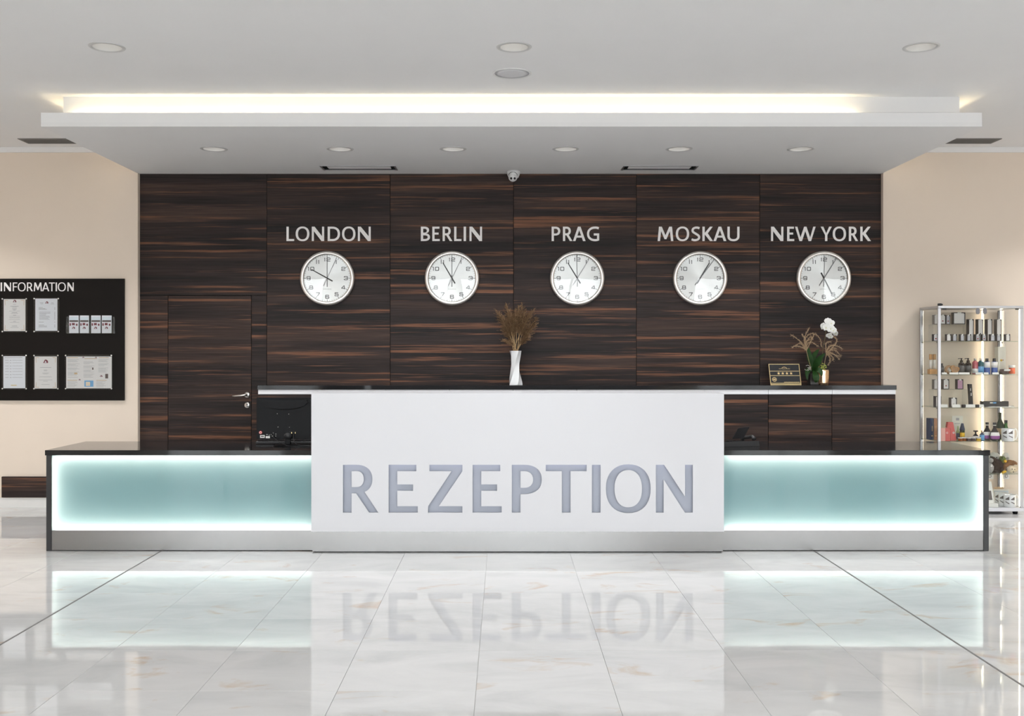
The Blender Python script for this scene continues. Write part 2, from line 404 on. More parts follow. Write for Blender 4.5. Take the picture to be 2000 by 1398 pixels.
def glyph(ch, W, H, v, t):
    if ch == 'I': return [(0,0),(W,0),(W,H),(0,H)], []
    if ch == 'L': return [(0,0),(W,0),(W,t),(v,t),(v,H),(0,H)], []
    if ch == 'T': return [(W/2-v/2,0),(W/2+v/2,0),(W/2+v/2,H-t),(W,H-t),(W,H),(0,H),(0,H-t),(W/2-v/2,H-t)], []
    if ch == 'E': return [(0,0),(W,0),(W,t),(v,t),(v,.59*H-t),(.84*W,.59*H-t),(.84*W,.59*H),(v,.59*H),(v,H-t),(.95*W,H-t),(.95*W,H),(0,H)], []
    if ch == 'F': return [(0,0),(v,0),(v,.56*H-t),(.9*W,.56*H-t),(.9*W,.56*H),(v,.56*H),(v,H-t),(W,H-t),(W,H),(0,H)], []
    if ch == 'Z': return [(0,0),(W,0),(W,t),(.316*W,t),(W,H-t),(W,H),(.04*W,H),(.04*W,H-t),(.684*W,H-t),(0,t)], []
    if ch == 'N':
        s = .9*v; return [(0,0),(s,0),(s,.69*H),(.785*W,0),(W,0),(W,H),(W-s,H),(W-s,.333*H),(.225*W,H),(0,H)], []
    if ch == 'O': return arc(W/2,H/2,W/2,H/2*1.02,0,360,40)[:-1], [arc(W/2,H/2,W/2-v,H/2*1.02-t*.9,0,360,40)[:-1]]
    if ch == 'D':
        x = .38*W; return ([(0,0)] + arc(x,H/2,W-x,H/2,-90,90,22) + [(0,H)],
                           [[(v,t)] + arc(x,H/2,W-x-v,H/2-t,-90,90,22) + [(v,H-t)]])
    if ch == 'P':
        x = .42*W; y0 = .385*H
        return ([(0,0),(v,0),(v,y0)] + arc(x,(H+y0)/2,W-x,(H-y0)/2,-90,90,18) + [(0,H)],
                [[(v,y0+t)] + arc(x,(H+y0)/2,W-x-v,(H-y0)/2-t,-90,90,18) + [(v,H-t)]])
    if ch == 'R':
        x = .38*W; y0 = .40*H; bw = .83*W
        return ([(0,0),(v,0),(v,y0),(.37*W,y0),(.735*W,0),(W,0)] + arc(x,(H+y0)/2,bw-x,(H-y0)/2,-62,90,18) + [(0,H)],
                [[(v,y0+t)] + arc(x,(H+y0)/2,bw-x-v,(H-y0)/2-t,-90,90,18) + [(v,H-t)]])
    if ch == 'B':
        x = .40*W
        return ([(0,0)] + arc(x,.27*H,W-x,.27*H,-90,72,14) + arc(x,.765*H,.9*W-x,.235*H,-72,90,14) + [(0,H)],
                [[(v,t)] + arc(x,.27*H,W-x-v,.27*H-t,-90,90,12) + [(v,.54*H-t)],
                 [(v,.53*H+t*.4)] + arc(x,(.53*H+t*.4+H-t)/2,.9*W-x-v,(H-t-.53*H-t*.4)/2,-90,90,12) + [(v,H-t)]])
    if ch == 'A':
        k = (W/2-.58*v)/H; f = lambda y: 1.12*v + k*y; c = .24*H; ya = (W/2-1.12*v)/k
        return ([(0,0),(1.12*v,0),(f(c),c),(W-f(c),c),(W-1.12*v,0),(W,0),(W/2+.58*v,H),(W/2-.58*v,H)],
                [[(f(c+t),c+t),(W-f(c+t),c+t),(W/2,ya)]])
    if ch == 'K': return [(0,0),(v,0),(v,.47*H),(W-1.3*v,0),(W,0),(.50*W,.535*H),(.97*W,H),(.97*W-1.25*v,H),(v,.56*H),(v,H),(0,H)], []
    if ch == 'M': return [(0,0),(v,0),(.075*W+v,.70*H),(W/2-.42*v,.13*H),(W/2+.42*v,.13*H),(.925*W-v,.70*H),(W-v,0),(W,0),(.92*W,H),(.92*W-1.25*v,H),(W/2,.40*H),(.08*W+1.25*v,H),(.08*W,H)], []
    if ch == 'W': return [(.22*W,0),(.22*W+1.1*v,0),(W/2,.72*H),(.78*W-1.1*v,0),(.78*W,0),(W,H),(W-1.02*v,H),(.735*W,.24*H),(W/2+.5*v,H),(W/2-.5*v,H),(.265*W,.24*H),(1.02*v,H),(0,H)], []
    if ch == 'Y': return [(W/2-v/2,0),(W/2+v/2,0),(W/2+v/2,.42*H),(W,H),(W-1.15*v,H),(W/2,.53*H),(1.15*v,H),(0,H),(W/2-v/2,.42*H)], []
    if ch == 'U': return arc(W/2,.34*H,W/2,.35*H,180,360,18) + [(W,H),(W-v,H)] + arc(W/2,.34*H,W/2-v,.35*H-t,360,180,18) + [(v,H),(0,H)], []
    if ch == 'S':
        p = [(.90,.89),(.70,.932),(.47,.932),(.24,.87),(.15,.745),(.22,.63),(.5,.51),(.78,.385),(.86,.26),(.77,.13),(.52,.068),(.28,.068),(.05,.12)]
        return stroke(smooth([(x*W, y*H) for x, y in p]), (v+t)/2), []
    if ch == 'G':
        p = smooth([(x*W, y*H) for x, y in [(.96,.885),(.80,.93),(.6,.935),(.36,.88),(.165,.72),(.105,.5),(.165,.28),(.36,.12),(.6,.065),(.80,.072),(.905,.10)]])
        return stroke(p + [(.905*W,.46*H),(.56*W,.46*H)], (v+t)/2), []
def letter_shapes(txt, boxes, ytop, ybot, d, v, t):
    """outlines in metres: every letter fitted to its own place on a wall d metres away"""
    k = d / F; out = []
    for ch, (x0, x1) in zip(txt, boxes):
        o, hs = glyph(ch, x1-x0, ybot-ytop, v, t)
        X, Z = PX(x0, d), PZ(ybot, d); g = lambda l: [(X+p[0]*k, Z+p[1]*k) for p in l]
        out.append((ch, g(o), [g(h) for h in hs]))
    return out
def scaled(l, c, s): return [((p[0]-c[0])*s+c[0], (p[1]-c[1])*s+c[1]) for p in l]
def circle(cx, cy, r, n=32): return [(cx+r*math.cos(2*PI*i/n), cy+r*math.sin(2*PI*i/n)) for i in range(n)]
def rect(x0, x1, z0, z1): return [(x0,z0),(x1,z0),(x1,z1),(x0,z1)]

# ================================================================== the room
# floor: screed with grout, polished tiles laid on it, two movement joints running into the room
TW, TX, TY = 0.5955, -0.122, 4.418
fl = struct(MB().box(ROOM_X0, ROOM_X1, ROOM_Y0, 9.9, -0.12, -0.004).build('floor', M['grout'], org=(0, 0, -0.12)),
            'polished cream marble tile floor with two dark joints')
tm = MB().bbox(0.0008, TW-0.0008, 0.0008, TW-0.0008, -0.006, 0.0, 0.0007)
tile_me = None
kx0, kx1 = -10, 12; ky0, ky1 = -4, 9
for j in range(ky0, ky1):
    for i in range(kx0, kx1):
        x, y = TX + i*TW, TY + j*TW
        if y + TW > 9.72: continue
        if tile_me is None:
            t0 = tm.build('floor_tile', M['tile'], org=(0, 0, 0)); tile_me = t0.data; t = t0
        else: t = bpy.data.objects.new('floor_tile', tile_me); COL.objects.link(t)
        t.parent = fl; t.location = (x, y, 0.12)
# the tiles out of the picture (behind and beside the camera): one joined part
m = MB()
for j in range(-16, 9):
    for i in range(-13, 18):
        if kx0 <= i < kx1 and ky0 <= j: continue
        x, y = TX + i*TW, TY + j*TW
        if y < ROOM_Y0 or y + TW > 9.72 or x < ROOM_X0 - .3 or x > ROOM_X1 - .3: continue
        m.box(x+.0015, x+TW-.0015, y+.0015, y+TW-.0015, -.006, 0)
o = m.build('tile_field', M['tile'], fl); o['kind'] = 'stuff'
for k in (-4, 4):
    MB().box(TX+k*TW-.0055, TX+k*TW+.0055, ROOM_Y0, WALL_Y, -.003, 0.0012).build('movement_joint', M['joint'], fl)
# back strip of floor between last tile row and wall
MB().box(ROOM_X0, ROOM_X1, TY+8*TW+.0015, 9.7, -.006, 0).build('edge_tile_strip', M['tile'], fl)

# ceiling with openings for the downlights
LX = [(-2.486, 6.44), (0.061, 6.44), (2.608, 6.44)]
LX += [(x, y) for y in (6.44, 3.9, 1.36, -1.18, -3.72) for x in (-5.03, -2.486, .061, 2.608, 5.155, 7.70) if not (y > 6 and abs(x) < 3)]  # unseen grid, added to light the lobby floor and ceiling
LX += [(-5.03, 8.25), (5.155, 8.25), (7.70, 8.25)]  # unseen row, added to brighten the beige rear wall
holes = [circle(x, y, 0.088) for x, y in LX]
ce = struct(MB().prism(rect(ROOM_X0, ROOM_X1, ROOM_Y0, 9.9), holes, CEIL, CEIL+0.12, 'xy').build('ceiling', M['plaster']), 'white plaster ceiling')

# beige rear wall either side of the wooden niche
NX0, NX1 = -3.431, 3.5467
wl = struct(MB().box(ROOM_X0, NX0, WALL_Y, 9.9, 0, CEIL).build('wall_back_left', M['beige']), 'beige painted wall left of the wooden panelling')
wr = struct(MB().box(NX1, ROOM_X1, WALL_Y, 9.9, 0, CEIL).build('wall_back_right', M['beige']), 'beige painted wall right of the wooden panelling')
MB().box(NX0-.002, NX0+.006, WALL_Y-.003, WOOD_Y, 0, 3.12).build('corner_bead', M['beige'], wl)
MB().box(NX1-.006, NX1+.002, WALL_Y-.003, WOOD_Y, 0, 3.12).build('corner_bead', M['beige'], wr)
for i, (a, b) in enumerate(((ROOM_X0, NX0), (NX1, ROOM_X1))):
    struct(MB().box(a, b, WALL_Y-.022, WALL_Y, 3.3125, CEIL).build('trim_%d' % (i+1), M['trim']), 'white strip moulding where beige wall meets ceiling')
    struct(MB().box(a, b, WALL_Y-.012, WALL_Y, 0.0, .088).build('baseboard_%s' % ('left', 'right')[i], M['skirting']), 'pale tile skirting at the foot of the beige wall')
struct(MB().bbox(-4.69, NX0, WALL_Y-.024, WALL_Y, .093, .287, .003).build('trim_3', M['brown']), 'dark brown wooden protection rail low on the beige wall')
# side walls and the window wall behind the camera
struct(MB().box(ROOM_X0-.2, ROOM_X0, ROOM_Y0, 9.9, 0, CEIL).build('wall_left', M['beige']), 'beige side wall out of the picture')
struct(MB().box(ROOM_X1, ROOM_X1+.2, ROOM_Y0, 9.9, 0, CEIL).build('wall_right', M['beige']), 'beige side wall out of the picture')
struct(MB().prism(rect(ROOM_X0, ROOM_X1, 0, CEIL), [rect(*w) for w in WINS], ROOM_Y0-.2, ROOM_Y0).build('wall_front', M['beige']), 'window wall behind the camera')
for i, (a, b, c, d) in enumerate(WINS):
    n = max(1, round((b-a)/1.2)); wf = MB()
    wf.box(a, a+.05, ROOM_Y0-.14, ROOM_Y0-.07, c, d); wf.box(b-.05, b, ROOM_Y0-.14, ROOM_Y0-.07, c, d)
    wf.box(a, b, ROOM_Y0-.14, ROOM_Y0-.07, c, c+.05); wf.box(a, b, ROOM_Y0-.14, ROOM_Y0-.07, d-.05, d)
    for k in range(1, n): x = a+(b-a)*k/n; wf.box(x-.03, x+.03, ROOM_Y0-.14, ROOM_Y0-.07, c, d)
    wo = struct(wf.build('window_%d' % (i+1), M['grille']), 'tall street window behind the camera')
    MB().box(a+.05, b-.05, ROOM_Y0-.108, ROOM_Y0-.102, c+.05, d-.05).build('window_pane', M['pane'], wo)
struct(MB().box(-60, 60, -80, ROOM_Y0-.2, -.2, -.05).build('street', M['street']), 'grey paving outside the windows')

# wooden panelling
ZT = 3.1225
bk = struct(MB().box(NX0, NX1, WOOD_Y+.02, 9.9, 0, ZT).build('wall_back', M['void']), 'dark macassar wood panelled wall behind the reception')
xs = [-2.233, -1.073, 0.0866, 1.2416, 2.4013, 3.5467]
DX0, DX1, DZ = -3.162, -2.377, 1.98
pan = [(xs[i], xs[i+1], 0.0, ZT) for i in range(5)]
pan += [(NX0, xs[0], DZ+.002, ZT), (NX0, DX0, 0, DZ-.001), (DX1, xs[0], 0, DZ-.001)]
for (a, b, c, d) in pan:
    MB().bbox(a+.0018, b-.0018, WOOD_Y, WOOD_Y+.019, c, d, .0012).build('wood_panel', M['wood'], bk)
dr = struct(MB().bbox(DX0+.003, DX1-.003, WOOD_Y+.001, WOOD_Y+.019, .004, DZ-.004, .001).build('door_1', M['wood']), 'flush dark wood door hidden in the panelling')
hx, hz = PX(483, WOOD_Y), PZ(771, WOOD_Y)
MB().lathe([(0.001, -.012), (.024, -.012), (.026, -.010), (.026, .002)], (hx, WOOD_Y, hz), 28, axis='y').build('handle_rosette', M['satin'], dr)
MB().tube([(hx, WOOD_Y-.008, hz), (hx, WOOD_Y-.048, hz), (hx-.012, WOOD_Y-.058, hz), (hx-.04, WOOD_Y-.06, hz-.004), (hx-.125, WOOD_Y-.058, hz-.009)], .0095, 12).build('door_lever', M['satin'], dr)
hz2 = PZ(791, WOOD_Y)
kr = MB().lathe([(0.001, -.008), (.024, -.008), (.026, -.006), (.026, .002)], (hx, WOOD_Y, hz2), 28, axis='y').build('lock_rosette', M['satin'], dr)
MB().prism(circle(hx, hz2+.006, .0065, 16), [], WOOD_Y-.0095, WOOD_Y-.0075).box(hx-.003, hx+.003, WOOD_Y-.0095, WOOD_Y-.0075, hz2-.014, hz2+.004).build('keyhole', M['ink'], kr)

# suspended soffit with a light cove
SX0, SX1, SY0, SZ0, SZ1 = -3.437, 3.543, 7.634, 3.1235, 3.226
SLX = [(x, 8.486) for x in (-2.394, -1.355, -.422, .507, 1.44, 2.445)]
SV = [(-1.65, -.99), (1.083, 1.737)]; SVY = (9.262, 9.46)
so = struct(MB().prism(rect(SX0, SX1, SY0, WALL_Y), [circle(x, y, .086) for x, y in SLX] + [rect(a, b, *SVY) for a, b in SV], SZ0, SZ0+.03, 'xy')
     .box(NX0, NX1, WALL_Y, 9.7, SZ0, SZ0+.03).build('ceiling_soffit', M['soffit']), 'white suspended soffit over the reception with a glowing light cove')
MB().box(SX0, SX1, SY0, SY0+.014, SZ0+.03, SZ1).box(SX0, SX0+.014, SY0+.014, WALL_Y, SZ0+.03, SZ1).box(SX1-.014, SX1, SY0+.014, WALL_Y, SZ0+.03, SZ1).build('fascia', M['plaster'], so)
BX0, BX1, BY = -3.30, 3.406, 7.70
MB().box(BX0, BX1, BY, BY+.02, SZ0+.12, CEIL).box(BX0, BX0+.02, BY+.02, WALL_Y, SZ0+.12, CEIL).box(BX1-.02, BX1, BY+.02, WALL_Y, SZ0+.12, CEIL).build('cove_upstand', M['plaster'], so)
MB().box(-3.22, 2.62, SY0+.018, SY0+.028, SZ1-.042, SZ1-.034).build('led_strip', M['ledw'], so)
for (a, b) in ((SX0+.018, SX0+.028), (SX1-.028, SX1-.018)):
    MB().box(a, b, 7.80, 9.55, SZ1-.042, SZ1-.034).build('led_strip', M['ledw'], so)

# ------------------------------------------------------------------ ceiling fittings
def lamp(x, y, z, power, spread=116):
    ld = bpy.data.lights.new('downlight_lamp', 'AREA'); ld.shape = 'DISK'; ld.size = .13; ld.energy = power
    ld.spread = math.radians(spread); ld.color = (1.0, 1.0, 1.0)
    lo = bpy.data.objects.new('downlight_lamp', ld); COL.objects.link(lo); lo.location = (x, y, z)
def downlight(x, y, z, label, group, power, r=.112):
    lamp(x, y, z - .0005, power)
    t = thing('downlight', (x, y, z), label, 'downlight', group)
    MB().lathe([(r*.78, .002), (r*.80, -.004), (r*.97, -.003), (r, 0.0), (r, .002)], (x, y, z), 40, caps=False).build('trim_ring', M['ringm'], t)
    MB().lathe([(r*.78, 0.0), (r*.72, .05), (r*.66, .075)], (x, y, z), 40, caps=False).build('reflector', M['camw'], t)
    MB().lathe([(.001, .072), (r*.67, .075)], (x, y, z), 40).build('diffuser', M['diffuser'], t)
LAMP = 9.3
for (x, y), w in zip(LX, ('left', 'middle, in front of the round speaker', 'right')):
    downlight(x, y, CEIL, 'round white downlight in the upper ceiling, ' + w, 'downlights in the upper ceiling', LAMP)
for x, y in LX[3:]:                      # unseen fittings added to brighten floor and walls: parts of the ceiling
    lamp(x, y, CEIL-.0005, 22.0 if y > 8 else LAMP)
    MB().lathe([(.001, .072), (.075, .075), (.087, 0), (.088, -.004), (.108, -.003), (.112, 0)], (x, y, CEIL), 32, caps=False).build('downlight', M['ringm'], ce)
for (x, y), w in zip(SLX, ('first from the left', 'second from the left', 'third from the left', 'third from the right', 'second from the right', 'first from the right')):
    downlight(x, y, SZ0, 'round white downlight in the soffit row, ' + w, 'downlights in the soffit', 10.0)
t = thing('ceiling_speaker', (.0526, 7.046, CEIL), 'round flat ceiling speaker with grey mesh just before the light cove', 'speaker')
MB().lathe([(.118, -.003), (.126, -.008), (.134, -.004), (.135, .001)], t.location, 40, caps=False).build('frame', M['camw'], t)
MB().lathe([(.001, -.007), (.08, -.0065), (.119, -.003)], t.location, 40).build('mesh_cover', M['mesh'], t)
for i, (a, b) in enumerate(SV):
    y0, y1 = SVY
    t = thing('slot_diffuser', ((a+b)/2, (y0+y1)/2, SZ0), 'long narrow air slot in the soffit %s of the security camera' % ('left', 'right')[i], 'air vent', 'air slots in the soffit')
    MB().prism(rect(a-.012, b+.012, y0-.012, y1+.012), [rect(a+.004, b-.004, y0+.004, y1-.004)], SZ0-.004, SZ0+.001, 'xy').build('frame', M['alu'], t)
    MB().box(a+.045, b-.045, y0+.035, y1-.035, SZ0+.002, SZ0+.010).build('baffle_plate', M['plaster'], t)
    MB().box(a, b, y0, y1, SZ0+.05, SZ0+.06).box(a, a+.004, y0, y1, SZ0, SZ0+.05).box(b-.004, b, y0, y1, SZ0, SZ0+.05).box(a, b, y0, y0+.004, SZ0, SZ0+.05).box(a, b, y1-.004, y1, SZ0, SZ0+.05).build('duct', M['void'], t)
for i, (a, b) in enumerate(((-4.355, -3.70), (3.80, 4.452))):
    y0, y1 = 9.205, 9.42
    t = thing('ceiling_grille', ((a+b)/2, (y0+y1)/2, CEIL), 'dark air grille in the upper ceiling beside the %s end of the soffit' % ('left', 'right')[i], 'air vent', 'grilles in the upper ceiling')
    MB().prism(rect(a, b, y0, y1), [rect(a+.02, b-.02, y0+.02, y1-.02)], CEIL-.006, CEIL-.0002, 'xy').build('frame', M['grille'], t)
    MB().box(a+.02, b-.02, y0+.02, y1-.02, CEIL-.0015, CEIL-.0002).build('backing', M['void'], t)
    for k in range(6):
        y = y0+.03+k*.029; MB().box(a+.02, b-.02, y, y+.012, CEIL-.006, CEIL-.0016).build('slat', M['grille'], t)
# dome camera under the soffit
c = Vector((PX(1003, 9.52), 9.52, SZ0))
t = thing('security_camera', c, 'small white turret security camera under the soffit by the wooden wall', 'camera')
MB().lathe([(.020, -.075), (.045, -.062), (.056, -.04), (.060, -.025), (.064, -.012), (.060, -.001)], c, 32).build('housing', M['camw'], t)
bc = c + Vector((-.006, -.022, -.062))
mb = MB(); mb.lathe([(.041*math.sin(PI*i/12)+1e-4, -.041*math.cos(PI*i/12)) for i in range(13)], bc, 24, axis='z', caps=False)
ball = mb.build('camera_ball', M['camw'], t)
for dx in (-.016, .016):
    p = bc + Vector((dx, -.033, -.016)); MB().lathe([(.0005, -.0075), (.010, -.006), (.011, .004)], p, 18, axis='y').build('lens', M['lens'], t)
MB().tube([bc + Vector((.040*math.cos(a), -.026-.012*math.sin(a), .012+.030*math.sin(a))) for a in [PI*k/10 for k in range(11)]], .0022, 6).build('seam_ring', M['ink'], t)

# ================================================================== back counter along the panelling
BD0, BD1 = 9.323, WOOD_Y
TX0, TX1 = PX(504, BD0), PX(1749.5, BD0)
zt = PZ(752.3, BD0); zb = PZ(760.6, BD0); zr = PZ(770, BD0)
o = MB().bbox(TX0-.004, TX1+.004, BD0-.012, BD1-.001, zb, zt, .0015).build('worktop', M['blackgloss'])
tag(o, 'long black worktop of the back counter along the wooden wall', 'worktop')
n = 10; uw = (TX1-TX0)/n
names = ['leftmost, behind the monitor', 'second from the left', 'third from the left', 'fourth from the left', 'fifth from the left', 'fifth from the right',
         'fourth from the right', 'third from the right, behind the telephone', 'second from the right', 'rightmost, below the orchid']
for i in range(n):
    a, b = TX0+i*uw, TX0+(i+1)*uw
    t = thing('base_cabinet', ((a+b)/2, (BD0+BD1)/2, 0), 'dark wood back counter cabinet with aluminium grip rail, ' + names[i], 'cabinet', 'cabinets of the back counter')
    MB().box(a+.001, b-.001, BD0+.02, BD1-.002, .08, zb-.0005).build('body', M['void'], t)
    MB().bbox(a+.0025, b-.0025, BD0, BD0+.019, .085, zr-.001, .0012).build('door', M['wood'], t)
    MB().bbox(a+.0015, b-.0015, BD0-.004, BD0+.019, zr+.001, zb-.001, .0012).build('grip_rail', M['railm'], t)
    MB().box(a, b, BD0+.04, BD0+.055, 0, .08).build('kickboard', M['void'], t)

# ================================================================== reception desk
CD = 7.506; PD = 7.448
CXL, CXR = PX(608, PD), PX(1414, PD)
def wing(x0, x1, outer, label):
    """one glass fronted wing: x0 < x1, outer = -1 / +1 is the side of the end panel"""
    ye = 8.234; zt, zb, zp = .7356, .698, .150
    t = thing('reception_desk', ((x0+x1)/2, (CD+ye)/2, 0), label, 'desk', 'glass fronted desk wings')
    ex = x0 if outer < 0 else x1
    inn = x1 if outer < 0 else x0
    MB().bbox(x0, x1, CD-.004, ye, zb, zt, .0015).build('desk_top', M['blackgloss'], t)
    e0 = ex + (.008 if outer < 0 else -.008); e1 = e0 + (.038 if outer < 0 else -.038)
    MB().bbox(min(e0, e1), max(e0, e1), CD, ye-.01, 0.0, zb-.0005, .0015).build('end_panel', M['black'], t)
    g0, g1 = sorted((e1, inn))
    MB().box(g0+.0005, g1-.0005, CD+.004, CD+.010, zp+.001, zb-.001).build('front_glass', M['frontglass'], t)
    MB().quad((g0+.0005, CD+.0108, zp+.001), (g1-.0005, CD+.0108, zp+.001), (g1-.0005, CD+.0108, zb-.001), (g0+.0005, CD+.0108, zb-.001)).build('opal_film', M['opal'], t)
    MB().box(g0+.0005, g1-.0005, CD+.085, CD+.10, .02, zb-.001).build('back_board', M['teal'], t)
    y0, y1 = CD+.034, CD+.050
    MB().box(g0+.02, g1-.002, y0, y1, zb-.012, zb-.002).build('led_strip', M['led'], t)
    MB().box(g0+.02, g1-.002, y0, y1, zp+.006, zp+.014).build('led_strip', M['led'], t)
    l0, l1 = (g0+.002, g0+.012) if outer < 0 else (g1-.012, g1-.002)
    MB().box(l0, l1, y0, y1, zp+.02, zb-.02).build('led_strip', M['led'], t)
    MB().box(g0+.0005, g1-.0005, CD+.008, CD+.084, zp-.012, zp).build('light_box_floor', M['white'], t)
    MB().box(g0+.0005, g1-.0005, CD+.006, CD+.02, .006, zp-.0005).build('plinth', M['steel'], t)
    MB().box(g0+.0005, g1-.0005, CD+.025, CD+.04, 0, .1).build('plinth_back', M['void'], t)
    return t
wing(PX(88, CD), CXL-.0005, -1, 'left wing of the reception desk, backlit turquoise glass front and black top')
wing(CXR+.0005, PX(1933.6, CD), 1, 'right wing of the reception desk, backlit turquoise glass front and black top')

zc0, zc1 = PZ(1038, PD), PZ(767.5, PD)
t = thing('reception_counter', ((CXL+CXR)/2, PD+.2, 0), 'tall white reception counter in the middle with large cut-out lettering', 'counter')
RB = [(669.7,739.2),(759,816),(836,903.2),(923,979.9),(999.6,1058.2),(1065.9,1145.9),(1156,1173),(1183.3,1270.9),(1281,1353.2)]
LS = letter_shapes('REZEPTION', RB, 907.5, 1001, PD, 17.0, 12.6)
mb = MB(); mb.prism(rect(CXL, CXR, zc0, zc1-.0005), [o for _, o, _ in LS], PD, PD+.012)
for _, o, hs in LS:
    for h in hs: mb.prism(h, [], PD, PD+.012)
fp = mb.build('front_panel', M['white'], t)
MB().box(CXL+.01, CXR-.01, PD+.042, PD+.05, zc0+.02, zc1-.1).build('backing_board', M['white'], t)
def fatten(l, g):
    """offset a closed outline outwards by g"""
    ar = sum(l[i][0]*l[(i+1) % len(l)][1] - l[(i+1) % len(l)][0]*l[i][1] for i in range(len(l)))
    sg = 1 if ar > 0 else -1; out = []
    for i in range(len(l)):
        a, p, b = Vector(l[i-1]), Vector(l[i]), Vector(l[(i+1) % len(l)])
        d1, d2 = (p-a).normalized(), (b-p).normalized(); n1, n2 = Vector((d1.y, -d1.x)), Vector((d2.y, -d2.x))
        nn = n1+n2; nn = nn.normalized() if nn.length > 1e-6 else n1
        q = p + nn*sg*g/max(.5, nn.dot(n1)); out.append((q.x, q.y))
    return out
for ch, o, hs in LS:
    MB().prism(fatten(o, .010), [], PD+.030, PD+.041).build('letter', M['letter'], t)['label'] = 'recessed grey letter ' + ch
ltop = PZ(907.5, PD)
MB().box(CXL+.2, CXR-.2, PD+.013, PD+.020, ltop+.035, ltop+.045).build('led_strip', M['ledl'], t)
MB().box(CXL, CXR, PD+.012, PD+.42, zc1-.02, zc1-.0005).build('counter_top', M['white'], t)
MB().box(CXL, CXL+.02, PD+.0125, PD+.42, zc0, zc1-.0205).build('side_panel', M['white'], t)
MB().box(CXR-.02, CXR, PD+.0125, PD+.42, zc0, zc1-.0205).build('side_panel', M['white'], t)
MB().box(CXL+.021, CXR-.021, PD+.40, PD+.415, .78, zc1-.0205).build('rear_panel', M['white'], t)
MB().box(PX(610, PD), PX(1412, PD), PD+.004, PD+.055, .007, zc0-.0005).build('plinth', M['steel'], t)
MB().box(PX(612, PD), PX(1410, PD), PD+.014, PD+.05, 0, .0068).build('plinth_foot', M['void'], t)

# ================================================================== clocks and city names
DIG = {0: [[(.1,0),(.9,0),(1,.1),(1,.9),(.9,1),(.1,1),(0,.9),(0,.1),(.1,0)]], 1: [[(.5,0),(.5,1),(.3,.9)]],
 2: [[(0,.72),(0,.9),(.1,1),(.9,1),(1,.9),(1,.6),(.9,.5),(.1,.45),(0,.35),(0,0),(1,0)]],
 3: [[(0,.78),(0,.9),(.1,1),(.9,1),(1,.9),(1,.6),(.9,.5),(.35,.5)], [(.9,.5),(1,.4),(1,.1),(.9,0),(.1,0),(0,.1),(0,.22)]],
 4: [[(1,.25),(0,.25),(0,.35),(.62,1),(.78,1),(.78,0)]],
 5: [[(.95,1),(.05,1),(.05,.55),(.9,.58),(1,.48),(1,.1),(.9,0),(.1,0),(0,.1),(0,.2)]],
 6: [[(.95,.82),(.95,.9),(.85,1),(.1,1),(0,.9),(0,.1),(.1,0),(.9,0),(1,.1),(1,.45),(.9,.55),(0,.55)]],
 7: [[(0,1),(1,1),(.4,0)]],
 8: [[(.1,.52),(.05,.6),(.05,.9),(.15,1),(.85,1),(.95,.9),(.95,.6),(.9,.52),(.1,.52),(0,.42),(0,.1),(.1,0),(.9,0),(1,.1),(1,.42),(.9,.52)]]}
DIG[9] = [[(1-x, 1-y) for x, y in DIG[6][0]]]
def strip(mb, path, w, y):
    for i in range(len(path)-1):
        a, b = Vector(path[i]), Vector(path[i+1]); d = (b-a).normalized(); n = Vector((-d.y, d.x))*w/2; e = d*w*.45
        mb.quad(*[(p.x, y, p.y) for p in (a-e-n, b+e-n, b+e+n, a-e+n)])
